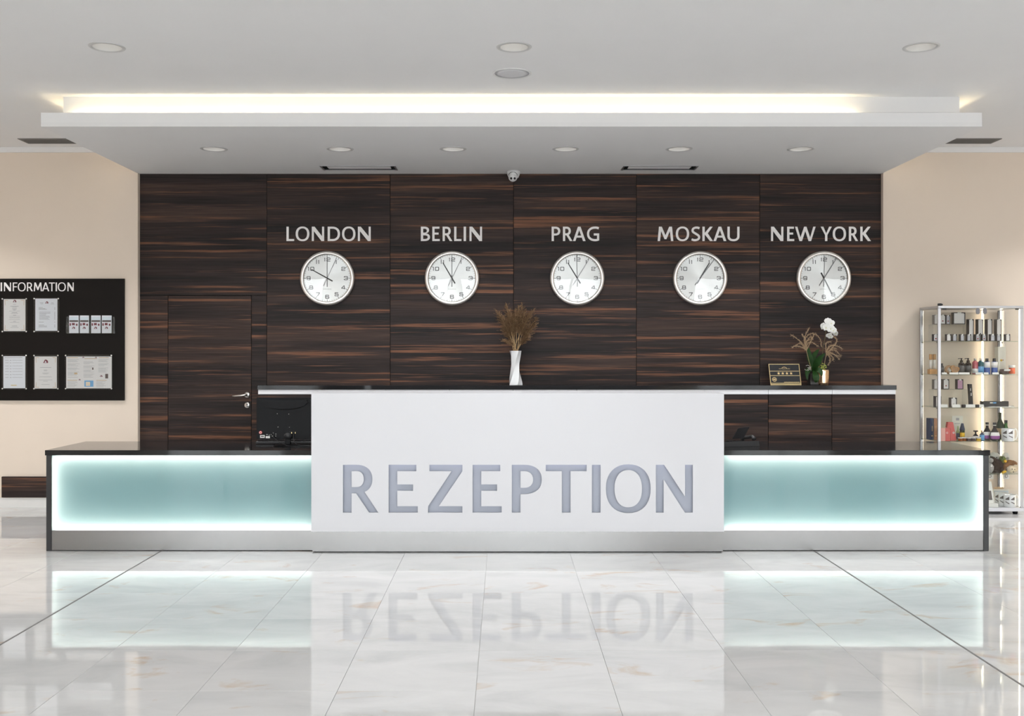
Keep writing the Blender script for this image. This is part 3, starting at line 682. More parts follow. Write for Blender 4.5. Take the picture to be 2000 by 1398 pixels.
def clock(px, city, hh, mm, ss):
    cx, cz = PX(px, WOOD_Y), PZ(543.5, WOOD_Y); y = WOOD_Y; R = 53*WOOD_Y/F
    t = thing('wall_clock', (cx, y, cz), 'round metal wall clock under the name %s' % city, 'clock', 'wall clocks over the back counter')
    MB().lathe([(R*.86, -.036), (R*.875, -.044), (R*.93, -.047), (R*.985, -.040), (R, -.028), (R, -.0005), (R*.5, -.0005)], (cx, y, cz), 72, axis='y', caps=False).build('rim', M['rim'], t)
    MB().lathe([(.0008, -.024), (R*.87, -.024)], (cx, y, cz), 72, axis='y', sm=False).build('dial', M['dial'], t)
    mb = MB(); k = R/53
    for i in range(60):
        a = PI/2 - i*PI/30; u = Vector((math.cos(a), math.sin(a))); r1 = 45.3; r0 = 41.5 if i % 5 == 0 else 43.2
        strip(mb, [tuple(Vector((cx, cz)) + u*r0*k), tuple(Vector((cx, cz)) + u*r1*k)], (.9 if i % 5 == 0 else .45)*k, y-.0246)
    mb.build('tick_marks', M['ink'], t)
    for h in range(1, 13):
        mb = MB()
        a = PI/2 - h*PI/6; c = Vector((cx, cz)) + Vector((math.cos(a), math.sin(a)))*36.3*k
        ds = [int(q) for q in str(h)]; wd = {1: 2.6}; ws = [wd.get(q, 6.4) for q in ds]; tot = sum(ws) + 2.0*(len(ds)-1); x = -tot/2
        for q, w in zip(ds, ws):
            for path in DIG[q]:
                off = 0 if q != 1 else -w*.2
                strip(mb, [(c.x+(x+off+p[0]*w)*k, c.y+(p[1]-.5)*6.2*k) for p in path], 1.25*k, y-.0248)
            x += w + 2.0
        mb.build('numeral', M['ink'], t)
    mb = MB(); tc = bpy.data.curves.new('maker_name', 'FONT'); tc.body = 'KARLSSON'; tc.size = .0135; tc.align_x = 'CENTER'; tc.space_character = 1.2
    to = bpy.data.objects.new('maker_name', tc); COL.objects.link(to); dg = bpy.context.evaluated_depsgraph_get()
    me = to.to_mesh(); mb.add([(cx+q.co.x, y-.0248, cz-21*k+q.co.y-.006) for q in me.vertices], [tuple(p.vertices) for p in me.polygons])
    to.to_mesh_clear(); bpy.data.objects.remove(to); mb.build('maker_name', M['greyink'], t)
    def hand(name, ang, ln, tail, w, yy, mat):
        a = math.radians(90-ang); u = Vector((math.cos(a), math.sin(a))); n = Vector((-u.y, u.x)); c = Vector((cx, cz))
        p = [c-u*tail*k-n*w*k, c+u*ln*k-n*w*k*.7, c+u*ln*k+n*w*k*.7, c-u*tail*k+n*w*k]
        MB().prism([tuple(q) for q in p], [], yy-.001, yy).build(name, mat, t)
    hand('hour_hand', hh, 35, 12, 1.25, y-.0275, M['ink']); hand('minute_hand', mm, 45.5, 17, .75, y-.030, M['greyink'])
    hand('second_hand', ss, 44, 17, .5, y-.0325, M['greyink'])
    MB().lathe([(.0008, -.036), (.0045, -.035), (.005, -.025)], (cx, y, cz), 16, axis='y').build('hub', M['ink'], t)
    MB().lathe([(.0008, -.040), (R*.865, -.039)], (cx, y, cz), 48, axis='y', sm=False).build('glass', M['pane'], t)
for a in ((640, 'London', 299, 0, 25), (883, 'Berlin', 329.5, 0, 26), (1127, 'Prag', 328.5, 358.5, 32), (1366.5, 'Moskau', 31, 37, 37.4), (1607.5, 'New York', 153, 32.5, 2)):
    clock(*a)
CITY = {'LONDON': [(559.5,574.5),(577.5,604.2),(609,633),(640,664),(668,694.2),(699,724)],
 'BERLIN': [(822,839.8),(844.3,859),(864.5,883.5),(887,901.3),(905.6,910.2),(917,941.5)],
 'PRAG': [(1077.4,1094.3),(1099.5,1118),(1119,1143.7),(1146,1170.5)],
 'MOSKAU': [(1284.6,1315),(1320,1346),(1350,1368),(1372,1392.6),(1393.5,1418.6),(1420.8,1444.3)],
 'NEWYORK': [(1506,1529.9),(1537.4,1551.3),(1552.8,1593),(1603,1624.5),(1626.5,1652.4),(1658,1676),(1680.4,1701)]}
for w, bx in CITY.items():
    nm = {'NEWYORK': 'NEW YORK'}.get(w, w)
    y = WOOD_Y - .004
    t = thing('city_sign', (PX((bx[0][0]+bx[-1][1])/2, WOOD_Y), WOOD_Y, PZ(470.6, WOOD_Y)), 'off-white capital letters reading %s on the wooden wall' % nm, 'sign', 'city names over the clocks')
    for ch, o, hs in letter_shapes(w, bx, 442.6, 470.6, WOOD_Y-.004, 4.4, 3.9):
        MB().prism(o, hs, WOOD_Y-.005, WOOD_Y-.0002).build('letter', M['sign'], t)

# ================================================================== information board
ID = 9.598
bx0, bx1, bz0, bz1 = PX(-14, ID), PX(242.5, ID), PZ(782, ID), PZ(544, ID)
t = thing('information_board', ((bx0+bx1)/2, ID+.01, bz0), 'black wall board headed INFORMATION on the beige wall', 'board')
MB().bbox(bx0, bx1, ID, WALL_Y-.0005, bz0, bz1, .002).build('panel', M['board'], t)
IB = [(1.4,4.2),(8,21.6),(25.2,34),(35,50.2),(53,64.5),(66.2,82),(82.4,96.2),(95.8,107.2),(109,111.4),(113.2,128.6),(132,144)]
for ch, o, hs in letter_shapes('INFORMATION', IB, 551.6, 568.6, ID, 2.05, 1.8):
    MB().prism(o, hs, ID-.003, ID-.0002).build('letter', M['sign'], t)
def prt(mb, x0, x1, y0, y1, d): 
    a, b = at(x0, y1, d), at(x1, y0, d); mb.quad((a.x, d, a.z), (b.x, d, a.z), (b.x, d, b.z), (a.x, d, b.z))
def emblem(parent, x, y, r, d):
    mb = MB(); c = at(x, y, d); R = r*d/F; mb.add([(c.x+R*math.cos(a), d, c.z+R*math.sin(a)) for a in [PI*k/10-.35 for k in range(8)]+[PI*1.11]], [tuple(range(9))])
    mb.build('emblem', M['maroon'], parent)
    mb = MB(); mb.add([(c.x, d-.0002, c.z+R*.6), (c.x-R*.4, d-.0002, c.z-R*.2), (c.x+R*.4, d-.0002, c.z-R*.2)], [(0,1,2)]); mb.build('emblem_peak', M['paper'], parent)
def frame(fx0, fx1, fy0, fy1, px0, px1, py0, py1, mat, label, lines, emb, extra=None):
    d = ID-.012; c = at((fx0+fx1)/2, fy1, d)
    t = thing('framed_notice', (c.x, ID, c.z), label, 'notice', 'framed notices on the information board')
    a, b = at(fx0, fy1, d), at(fx1, fy0, d)
    MB().bbox(a.x, b.x, d, d+.004, a.z, b.z, .001).build('acrylic_pane', M['acryl'], t)
    for x in (fx0+1.6, fx1-1.6):
        for y in (fy0+1.6, fy1-1.6):
            p = at(x, y, d); MB().lathe([(.0005, -.006), (.0068, -.006), (.0075, -.003), (.0075, .0118)], p, 14, axis='y').build('standoff', M['chrome'], t)
    d2 = d+.006; a, b = at(px0, py1, d2), at(px1, py0, d2)
    sh = MB().box(a.x, b.x, d2, d2+.0015, a.z, b.z).build('sheet', mat, t)
    mb = MB()
    for (x0, x1, y, h) in lines: prt(mb, x0, x1, y, y+h, d2-.0004)
    if lines: mb.build('print', M['print'], sh)
    for (x, y, r) in emb: emblem(sh, x, y, r, d2-.0006)
    if extra: extra(sh, d2-.0005)
    return t
def cent(cx, ys): return [(cx-w/2, cx+w/2, y, h) for (y, w, h) in ys]
def ornate(x0, x1, y0, y1):
    def f(sh, d):
        mb = MB(); r = random.Random(3)
        for (cx, sx) in ((x0, 1), (x1, -1)):
            for (cy, sy) in ((y0, 1), (y1, -1)):
                for k in range(9):
                    u = k*.75; prt(mb, min(cx+sx*(1+u*.12), cx+sx*(2.0+u*.1)), max(cx+sx*(1+u*.12), cx+sx*(2.0+u*.1)), min(cy+sy*(1+u*1.5), cy+sy*(1.9+u*1.5)), max(cy+sy*(1+u*1.5), cy+sy*(1.9+u*1.5)), d)
                    prt(mb, min(cx+sx*(2+u*.8), cx+sx*(2.7+u*.8)), max(cx+sx*(2+u*.8), cx+sx*(2.7+u*.8)), min(cy+sy*.8, cy+sy*1.7), max(cy+sy*.8, cy+sy*1.7), d)
        mb.build('ornament', M['ochre'], sh)
    return f
frame(3.2, 53.2, 582, 649, 7.2, 49.6, 584, 646.5, M['cream'], 'upper left notice, cream sheet with ornamental corners and centred lines',
      cent(28.3, [(594,6,.8),(597.5,16,1),(599.5,9,.8),(602.6,9,1.2),(605,5,1),(607,21,.6),(610,10.5,1.1),(611.8,15,.6),(615,6,1),(617,21,.6),(620,21,.8),(623.7,22,.6),(627,5,1),(629,18,.6),(636,10.5,1.2),(639,16,.6)]),
      [(28.4, 589, 3.6)], ornate(8.2, 48.6, 585, 645.5))
frame(65.4, 115.8, 581.5, 649, 69, 112, 583, 646, M['paper'], 'upper middle notice, white sheet with rows of text and a price column',
      [(78,84.5,591,.9),(79,84,593,.6),(100,104.5,591,.9),(98.5,106,593,.7)] + [(75.5,75.5+w,y,.9) for y, w in ((600,8),(602,13),(603.5,16),(628.5,10),(634,10.5),(636,16),(638,16))]
      + [(76.5,76.5+w,y,.8) for y, w in ((609,22),(611,22),(613,14),(615,13),(617,20),(619,21),(621,18),(623,20))]
      + [(106,108,y,1) for y in (600,602,603.5,609,611,613,615,617,619,621,623,628.5,634,636,638)], [(91.3, 591.5, 3.2)])
frame(3.2, 53, 692.5, 760.5, 6.6, 49.4, 695.5, 758, M['paper'], 'lower left notice, white sheet with seven numbered rows and a small gold bar',
      [(9,44,698,1)] + [(10,17,y,.7) for y in (703,708,714,719.5,725,731,736.5)] + [(19.5,22,y,1.2) for y in (703,708,714,719.5,725,731,736.5)] + [(24,44,y,.6) for y in (703,708,714,719.5,725,731,736.5)], [],
      lambda sh, d: (lambda mb: (prt(mb, 21.5, 32.5, 751.3, 753.2, d), mb.build('gold_bar', M['gold'], sh)))(MB()))
frame(65, 115, 692.5, 760.5, 67.6, 111, 696, 758.5, M['cream'], 'lower middle notice, cream sheet with a large maroon emblem',
      cent(88.8, [(717,22,.9),(722,7,.8),(724,6,.6),(728,13,.8),(730,9,.6),(735.5,24,.7),(741.5,27,.7),(744,9,.6),(750.3,16,.7)]), [(89, 707, 5.0)], ornate(68.6, 110, 697, 757.5))
def menu(sh, d):
    mb = MB()
    for (a, b, y) in ((131.5,152,698),(165,189,699.5),(193,212.5,698),(131.5,151,742),(188,208,742)): prt(mb, a, b, y, y+1.1, d)
    mb.build('heading', M['ochre'], sh)
    mb = MB(); prt(mb, 164.8, 182.4, 743, 755, d); mb.build('picture', M['sky'], sh)
    mb = MB(); prt(mb, 167.5, 176, 745.5, 753.5, d-.0002); mb.build('picture_detail', M['furc'], sh)
    mb = MB(); prt(mb, 205.5, 211.2, 730, 739, d); prt(mb, 180, 182.5, 717.5, 722, d); mb.build('picture', M['choc'], sh)
    mb = MB(); prt(mb, 145, 151, 727.5, 731, d); mb.build('picture', M['ochre'], sh)
frame(126.8, 219.6, 692.5, 760.5, 129.4, 218.2, 696, 758.2, M['cream'], 'lower right notice, wide menu sheet in three columns with small pictures',
      [(132,132+w,y,.6) for y, w in zip(range(702,738,2), [22,18,20,0,24,16,21,0,19,23,17,0,22,14,20,18,0,20])] + [(163,163+w,y,.6) for y, w in zip(range(706,738,2), [18,20,12,0,21,17,19,0,16,14,20,0,21,18,15,19])]
      + [(192,192+w,y,.6) for y, w in zip(range(702,728,2), [20,16,18,0,20,17,12,0,19,15,18,14,17])] + [(132,132+w,y,.6) for y, w in zip(range(745,756,2), [18,20,15,19,17,14])] + [(188,188+w,y,.6) for y, w in zip(range(745,756,2), [18,12,17,15,19,14])],
      [(162.3, 698.5, 2), (187, 698.5, 2), (155.2, 742, 2), (197.5, 735, 2.6)], menu)
# leaflet rack
d = ID-.03; a, b = at(129, 651.5, d), at(222, 618, d)
t = thing('leaflet_holder', ((a.x+b.x)/2, ID, a.z), 'clear acrylic leaflet holder with four pockets on the information board', 'holder')
MB().box(a.x, b.x, ID-.004, ID-.0005, a.z, b.z).build('back_plate', M['acryl'], t)
MB().box(a.x, b.x, d-.002, ID-.004, a.z, a.z+.004).build('tray', M['acryl'], t)
MB().box(a.x, b.x, d-.003, d, a.z+.0045, a.z+.10).build('front_plate', M['acryl'], t)
for x in (129.5, 154.5, 175.8, 197.6, 220.5):
    q = PX(x, d); MB().box(q-.002, q+.002, d+.0005, ID-.0045, a.z+.0045, b.z-.002).build('divider', M['acryl'], t)
for i, (x0, x1) in enumerate(((135,153.4),(156,173.5),(178,196.3),(199,217.6))):
    dd = d+.008; p, q = at(x0, 650.4, dd), at(x1, 616, dd)
    lt = thing('leaflet', ((p.x+q.x)/2, dd, p.z), 'hotel leaflet with a red emblem in the holder, %s' % ('first pocket', 'second pocket', 'third pocket', 'fourth pocket, at the right')[i], 'leaflet', 'leaflets in the acrylic holder')
    sh = MB().box(p.x, q.x, dd, dd+.010, p.z, q.z).build('cover', M['paper'], lt)
    w = x1-x0
    mb = MB(); prt(mb, x0+.6, x1-.6, 618, 626, dd-.0004); mb.build('photo_sky', M['skyp'], lt)
    mb = MB(); prt(mb, x0+.6, x1-.6, 625, 629, dd-.0006); mb.build('photo_hills', M['gray'], lt)
    mb = MB(); prt(mb, x0+.3*w, x0+.6*w, 630.5, 635, dd-.0006); prt(mb, x0+.05*w, x0+.2*w, 631, 636, dd-.0006); prt(mb, x0+.72*w, x0+.9*w, 632, 636, dd-.0006); mb.build('photo_cup', M['maroon'], lt)
    emblem(lt, x0+w*.46, 641, 3.2, dd-.0006)

# ================================================================== things on the back counter
ZB = zt
VD = 9.47
vx = PX(1006.5, VD)
t = thing('vase', (vx, VD, ZB), 'twisted white ceramic vase on the back counter holding dried reeds', 'vase')
mb = MB(); n = 5; NR = 22; hh = PZ(685, VD)-ZB
prof = lambda u: .062 - .026*math.sin(min(1, u/.66)*PI/2)**1.3 + (.018*max(0, (u-.6)/.4)**1.3)
for i in range(n):
    vs = []; K = 5
    for j in range(NR+1):
        u = j/NR; r = prof(u)*1.07; tw = u*1.5; a0 = 2*PI*i/n+tw; a1 = 2*PI*(i+1)/n+tw
        p0 = Vector((r*math.cos(a0), r*math.sin(a0))); p1 = Vector((r*math.cos(a1), r*math.sin(a1)))
        for k in range(K+1):
            q = p0.lerp(p1, k/K); vs.append((vx+q.x, VD+q.y, ZB+.0005+u*hh))
    mb.add(vs, [(j*(K+1)+k, j*(K+1)+k+1, (j+1)*(K+1)+k+1, (j+1)*(K+1)+k) for j in range(NR) for k in range(K)], True)
mb.add([(vx+prof(0)*1.07*math.cos(2*PI*i/n), VD+prof(0)*1.07*math.sin(2*PI*i/n), ZB+.0006) for i in range(n)], [tuple(range(n))[::-1]])
mb.build('vase_body', M['ceramic'], t)
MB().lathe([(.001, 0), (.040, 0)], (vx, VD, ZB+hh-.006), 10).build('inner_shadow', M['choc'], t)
rr = random.Random(11)
tips = [(968.5,605),(975,612),(980,640),(984,618),(988,594),(993,604),(998,612),(1002,622),(1007,606),(1013,598),(1020,593),(1026,606),(1034,612),(1043,604),(1050,620),(1046,634),(985,664),(1032,655)]
for i, (tx, ty) in enumerate(tips):
    dd = VD + rr.uniform(-.06, .06); p1 = at(tx, ty, dd); p0 = Vector((vx+rr.uniform(-.022, .022), VD+rr.uniform(-.02, .02), ZB+hh-.005))
    mid = p0.lerp(p1, .5) + Vector(((p1.x-p0.x)*-.12, 0, .02))
    t = thing('dried_reed', p0, {0: 'dried brown reed reaching farthest left out of the white vase', 4: 'tall dried brown reed left of the middle of the white vase', 10: 'tallest dried brown reed right of the middle of the white vase', 14: 'dried brown reed reaching farthest right out of the white vase', 16: 'dried brown reed drooping low on the left of the white vase', 17: 'dried brown reed drooping low on the right of the white vase'}.get(i, 'dried brown feathery reed in the thick of the bunch in the white vase'), 'dried reed', 'dried reeds in the white vase')
    q = [p0.lerp(mid, k/4).lerp(mid.lerp(p1, k/4), k/4) for k in range(5)]
    MB().tube(q, [.0028, .0026, .0022, .0016, .0008], 5).build('stem', M['straw'], t)
    mb = MB(); L = 360
    for k in range(L):
        u = rr.random()**.8; f = 1-u*.62      # position along the stem counted from the tip
        b = p0.lerp(mid, f).lerp(mid.lerp(p1, f), f); dr = (p1-p0).normalized()
        w = .030*math.sin(min(1, u*1.25+.08)*PI*.8)**.8
        off = Vector((rr.gauss(0, 1), rr.gauss(0, 1), rr.gauss(0, .5)))*w*.78
        tip = b+off+dr*rr.uniform(.006, .02); s1 = off.normalized().cross(dr)*rr.uniform(.0014, .0034) if off.length > 1e-5 else Vector((.002, 0, 0))
        mb.add([b+off*.35-s1*.5, b+off*.35+s1*.5, tip+s1*.6, tip-s1*.6+dr*.004], [(0,1,2,3)])
    mb.build('plume', M['reed'], t)

# award plaque leaning on the panelling
d0 = 9.50; a, b = at(1503.5, 751.5, d0), at(1563.8, 711, d0)
t = thing('award_plaque', ((a.x+b.x)/2, d0, ZB), 'black and gold plaque with four stars leaning on the wooden wall', 'plaque')
ca = math.radians(12); pw = b.x-a.x; ph = (b.z-a.z)/math.cos(ca); shear = .035
def PL(u, v, o=0.0):
    """point on the leaning plaque, u across, v up, o out"""
    y = d0 + v*ph*math.sin(ca) - o*math.cos(ca); return (a.x + u*pw + (1-v)*shear*pw*.9 - shear*pw*.4, y, ZB+.001 + v*ph*math.cos(ca) - o*math.sin(ca)+.0)
def plq(mb, u0, u1, v0, v1, o): mb.quad(PL(u0, v0, o), PL(u1, v0, o), PL(u1, v1, o), PL(u0, v1, o))
mb = MB(); mb.add([PL(0,0,.006),PL(1,0,.006),PL(1,1,.006),PL(0,1,.006),PL(0,0,0),PL(1,0,0),PL(1,1,0),PL(0,1,0)], [(0,1,2,3),(7,6,5,4),(0,4,5,1),(1,5,6,2),(2,6,7,3),(3,7,4,0)]); mb.build('plate', M['black'], t)
mb = MB()
for (u0,u1,v0,v1) in ((0,1,.97,1),(0,1,.055,.085),(0,1,.0,.03),(0,.022,0,1),(.978,1,0,1),(.03,.97,.64,.665),(.03,.97,.425,.45)): plq(mb, u0, u1, v0, v1, .0066)
mb.build('gold_border', M['gold'], t)
for k in range(4):
    cu, cv = .30+.135*k, .545; mb = MB(); pts = []
    for i in range(10):
        r = .078 if i % 2 == 0 else .033; an = PI/2+i*PI/5; pts.append(PL(cu+r*math.cos(an)*.70, cv+r*math.sin(an), .0067))
    c = PL(cu, cv, .0067); mb.add([c]+pts, [(0, 1+i, 1+(i+1) % 10) for i in range(10)]); mb.build('star', M['gold'], t)
mb = MB()
for i in range(24):
    a0, a1 = 2*PI*i/24, 2*PI*(i+1)/24; f = lambda an, r: PL(.145+r*math.cos(an)*.70, .255+r*math.sin(an), .0067)
    mb.quad(f(a0,.082), f(a0,.105), f(a1,.105), f(a1,.082)) if True else None
plq(mb, .10, .19, .235, .275, .0068); plq(mb, .11, .18, .29, .30, .0068); plq(mb, .11, .18, .20, .21, .0068)
mb.build('seal', M['gold'], t)
mb = MB()
for i in range(10):
    u0, u1 = .42+.016*i, .436+.016*i; g = lambda u: .80+.045*(1-((u-.5)/.085)**2) if abs(u-.5) < .085 else .80
    mb.quad(PL(u0, g(u0)-.01, .0067), PL(u1, g(u1)-.01, .0067), PL(u1, g(u1)+.01, .0067), PL(u0, g(u0)+.01, .0067))
mb.build('mountain_mark', M['gold'], t)
tc = bpy.data.curves.new('p', 'FONT'); tc.body = 'HOTELSTARS.EU'; tc.size = 1; to = bpy.data.objects.new('p', tc); COL.objects.link(to)
me = to.to_mesh(); mxx = max(q.co.x for q in me.vertices); mb = MB()
mb.add([PL(.32+.36*q.co.x/mxx, .745+.055*q.co.y, .0067) for q in me.vertices], [tuple(p.vertices) for p in me.polygons]); to.to_mesh_clear(); bpy.data.objects.remove(to)
mb.build('title', M['gold'], t)
mb = MB(); r2 = random.Random(5); u = .45
while u < .95: w = r2.uniform(.008, .016); plq(mb, u, u+w, .11, .135, .0067); u += w+.004
mb.build('small_print', M['gold'], t)

# orchid, planter, rose-gold vase, dried grasses
OD = 9.50
p = at(1590, 751, OD)
t = thing('planter', (p.x, OD, ZB), 'small dark square planter of the orchid beside the gold vase', 'planter')
px0, px1 = PX(1579.5, OD), PX(1600.5, OD); pzt = PZ(730, OD)
MB().bbox(px0, px1, OD-.05, OD+.05, ZB+.0005, pzt, .003).build('planter_body', M['planter'], t)
MB().box(px0+.006, px1-.006, OD-.044, OD+.044, pzt, pzt+.002).build('soil', M['choc'], t)
gv = at(1608, 751, OD-.045)
t = thing('metal_vase', (gv.x, OD-.045, ZB), 'hammered rose-gold metal cup beside the orchid', 'vase')
gr = 11.3*9.455/F; gh = PZ(722, 9.455)-ZB
mb = MB(); prof = [(gr*.86, 0)]; 
for k in range(1, 15): prof.append((gr*(.90+.10*math.sin(k/14*PI*.6)) + .0012*(-1)**k, gh*k/14))
prof += [(gr*.93, gh), (gr*.86, gh*.6)]
mb.lathe(prof, (gv.x, OD-.045, ZB+.0005), 28, caps=False); mb.lathe([(.001, 0), (gr*.86, 0)], (gv.x, OD-.045, ZB+.0006), 28); mb.build('cup', M['rosegold'], t)
sp = thing('green_sprig', (gv.x, OD-.045, ZB+gh*.6), 'bushy lime green sprig in the rose-gold cup', 'plant')
mb = MB(); r3 = random.Random(21)
for k in range(90):
    c = Vector((gv.x-.004+r3.gauss(0, .016), OD-.045+r3.gauss(0, .014), ZB+gh+.018+r3.gauss(0, .020))); u = Vector((r3.gauss(0,1), r3.gauss(0,1), r3.gauss(0,1))).normalized(); w = u.orthogonal().normalized()
    s = r3.uniform(.005, .010); mb.add([c-u*s, c+w*s*.6, c+u*s, c-w*s*.6], [(0,1,2,3)])
mb.tube([(gv.x, OD-.045, ZB+gh*.6), (gv.x-.004, OD-.045, ZB+gh+.03)], .003, 6); mb.build('leaves', M['lime'], sp)

oc = thing('orchid', (p.x, OD, pzt), 'white flowering orchid with dark green leaves in the dark planter', 'orchid')
def blade(path, widths, name, mat, parent, nrm=Vector((0, -1, 0)), fold=.25):
    mb = MB(); P = [Vector(q) for q in smooth3(path)]; n = len(P)
    vs = []
    for i, q in enumerate(P):
        tt = (P[min(i+1, n-1)]-P[max(i-1, 0)]).normalized(); s = tt.cross(nrm); s = s.normalized() if s.length > 1e-6 else Vector((1,0,0)); u = i/(n-1); f = u*(len(widths)-1); k = min(int(f), len(widths)-2); w = widths[k]+(widths[k+1]-widths[k])*(f-k)
        nn = s.cross(tt).normalized()
        vs += [q-s*w+nn*w*fold, q, q+s*w+nn*w*fold]
    fs = []
    for i in range(n-1): fs += [(i*3, i*3+1, i*3+4, i*3+3), (i*3+1, i*3+2, i*3+5, i*3+4)]
    mb.add(vs, fs, True); return mb.build(name, mat, parent)
def smooth3(pts, n=5):
    out = []; pts = [Vector(p) for p in pts]
    for i in range(len(pts)-1):
        p0, p1, p2, p3 = pts[max(i-1,0)], pts[i], pts[i+1], pts[min(i+2, len(pts)-1)]
        for k in range(n):
            u = k/n; out.append(.5*(2*p1+(p2-p0)*u+(2*p0-5*p1+4*p2-p3)*u*u+(3*p1-p0-3*p2+p3)*u**3))
    return out+[pts[-1]]
base = (1590, 722)
for path, wd in (
  ([(1590,724,9.49),(1593,712,9.46),(1601,700,9.43),(1611,690,9.41)], [.01,.028,.034,.02,.003]),
  ([(1590,722,9.50),(1584,708,9.52),(1580,692,9.54),(1579,678,9.55)], [.01,.024,.03,.02,.003]),
  ([(1590,724,9.47),(1593,733,9.41),(1594,742,9.40),(1593,739+8,9.41)], [.012,.028,.032,.018,.003]),
  ([(1591,722,9.47),(1598,722,9.42),(1603,727,9.40),(1605,734,9.40)], [.01,.02,.024,.014,.003]),
  ([(1588,723,9.50),(1580,721,9.47),(1576,729,9.45),(1577,742,9.45)], [.01,.02,.025,.016,.003]),
  ([(1590,722,9.52),(1588,700,9.54),(1594,688,9.55),(1600,682,9.56)], [.01,.02,.022,.014,.003])):
    blade([at(*q) for q in path], wd, 'leaf', M['leaf'], oc)
MB().tube(smooth3([at(1604,724,9.48), at(1606,700,9.48), at(1608,675,9.48), at(1612,656,9.47), at(1614,640,9.46), at(1620,632,9.44), at(1630,640,9.43), at(1633,650,9.43)]), .0035, 7).build('flower_stem', M['dstem'], oc)
def flower(x, y, d, r, tilt):
    c = at(x, y, d); f = None; r *= 1.15
    mb = MB()
    for k in range(5):
        an = PI/2+k*2*PI/5; rr_ = r*(1.0 if k in (1, 4) else .92); wd = .62 if k in (1, 4) else .40
        u = Vector((math.cos(an), 0, math.sin(an))); v = Vector((-math.sin(an), 0, math.cos(an))); fw = Vector((0, -1, 0))
        ring = []
        for (s, w, o) in ((.08,.12,.0),(.4,wd,.12),(.75,wd*.95,.16),(1.0,.14,.05)):
            ring.append([c+(u*s-v*w)*rr_+fw*o*r*.6, c+u*s*rr_+fw*o*r, c+(u*s+v*w)*rr_+fw*o*r*.6])
        vs = [q for g in ring for q in g]; fs = []
        for i in range(3): fs += [(i*3,i*3+1,i*3+4,i*3+3),(i*3+1,i*3+2,i*3+5,i*3+4)]
        mb.add(vs, fs, True)
    R = Matrix.Translation(c) @ Matrix.Rotation(tilt[2], 4, 'Z') @ Matrix.Rotation(tilt[0], 4, 'X') @ Matrix.Translation(-c); mb.xf(R)
    fo = mb.build('flower', M['petal'], oc)
    q = c+Vector((0, -r*.2, -r*.12)); MB().lathe([(.0005, -.004), (r*.13, -.001), (r*.10, .004)], q, 8).build('flower_lip', M['lip'], fo)
for q in ((1617.5,628,9.43,.034,(-.2,0,.1)),(1623,631,9.41,.030,(0,0,-.4)),(1607.5,637,9.42,.032,(.1,0,.5)),(1613,639.5,9.40,.030,(0,0,.2)),(1622,641.5,9.39,.034,(.1,0,-.2)),(1627,645,9.39,.030,(.2,0,-.5)),(1631.5,650.5,9.41,.027,(.3,0,-.9)),(1618.5,654,9.40,.028,(.8,0,.3)),(1621.5,657,9.40,.024,(.7,0,-.4))):
    flower(*q)
for path in ([(1584,724,9.46),(1580,714,9.42),(1574,714,9.41)], [(1584,716,9.46),(1577,722,9.41),(1574,722.5,9.41),(1571.5,721,9.41)], [(1584,718,9.45),(1577.5,718,9.42),(1583,720,9.42),(1577,724,9.41)]):
    MB().tube(smooth3([at(*q) for q in path]), .0028, 6).build('aerial_root', M['root'], oc)
def grass(org, stem, rays, label):
    t = thing('dried_grass', at(*org), label, 'dried grass', 'dried grasses beside the orchid')
    MB().tube(smooth3([at(*q) for q in stem]), .0022, 6).build('stem', M['dry'], t)
    rg = random.Random(len(label)); mb = MB()
    for path in rays:
        P = smooth3([at(*q) for q in path], 6); mb.tube(P, [.0038*(1-.7*i/len(P)) for i in range(len(P))], 5)
        for i in range(2, len(P)):
            for k in range(7):
                b = P[i].lerp(P[i-1], rg.random()); u = Vector((rg.gauss(0,1), rg.gauss(0,1), rg.gauss(0,1)))*.0058 + (P[i]-P[i-1])*.5; mb.add([b, b+u+Vector((.0012,0,0)), b+u*1.3, b+u-Vector((.0012,0,0))], [(0,1,2,3)])
    mb.build('seed_head', M['dry'], t)
g0 = (1575, 684, 9.42)
grass((1585,722,9.47), [(1585,722,9.47),(1580,705,9.44),g0], [[g0,(1571,668,9.42),(1573,655,9.42),(1580,642,9.42)],[g0,(1568,672,9.42),(1556,661,9.42),(1545,654,9.41)],[g0,(1566,678,9.42),(1555,676,9.41),(1547,678,9.41)],
    [g0,(1567,674,9.43),(1562,670,9.43),(1552,675,9.43)],[g0,(1573,670,9.41),(1580,664,9.41),(1588,660,9.41)],[g0,(1577,672,9.41),(1585,668,9.41),(1598,676,9.40)],[g0,(1572,664,9.43),(1569,656,9.43),(1566,653,9.43)],[g0,(1573,662,9.42),(1582,652,9.42),(1590,652,9.42)],[g0,(1575,668,9.4),(1584,657,9.4),(1586,662,9.4)],
    [g0,(1585,664,9.42),(1592,652,9.42),(1602,663,9.42),(1604,676,9.42)]], 'tan feathery dried grass leaning left of the orchid')
g1 = (1614, 692, 9.40)
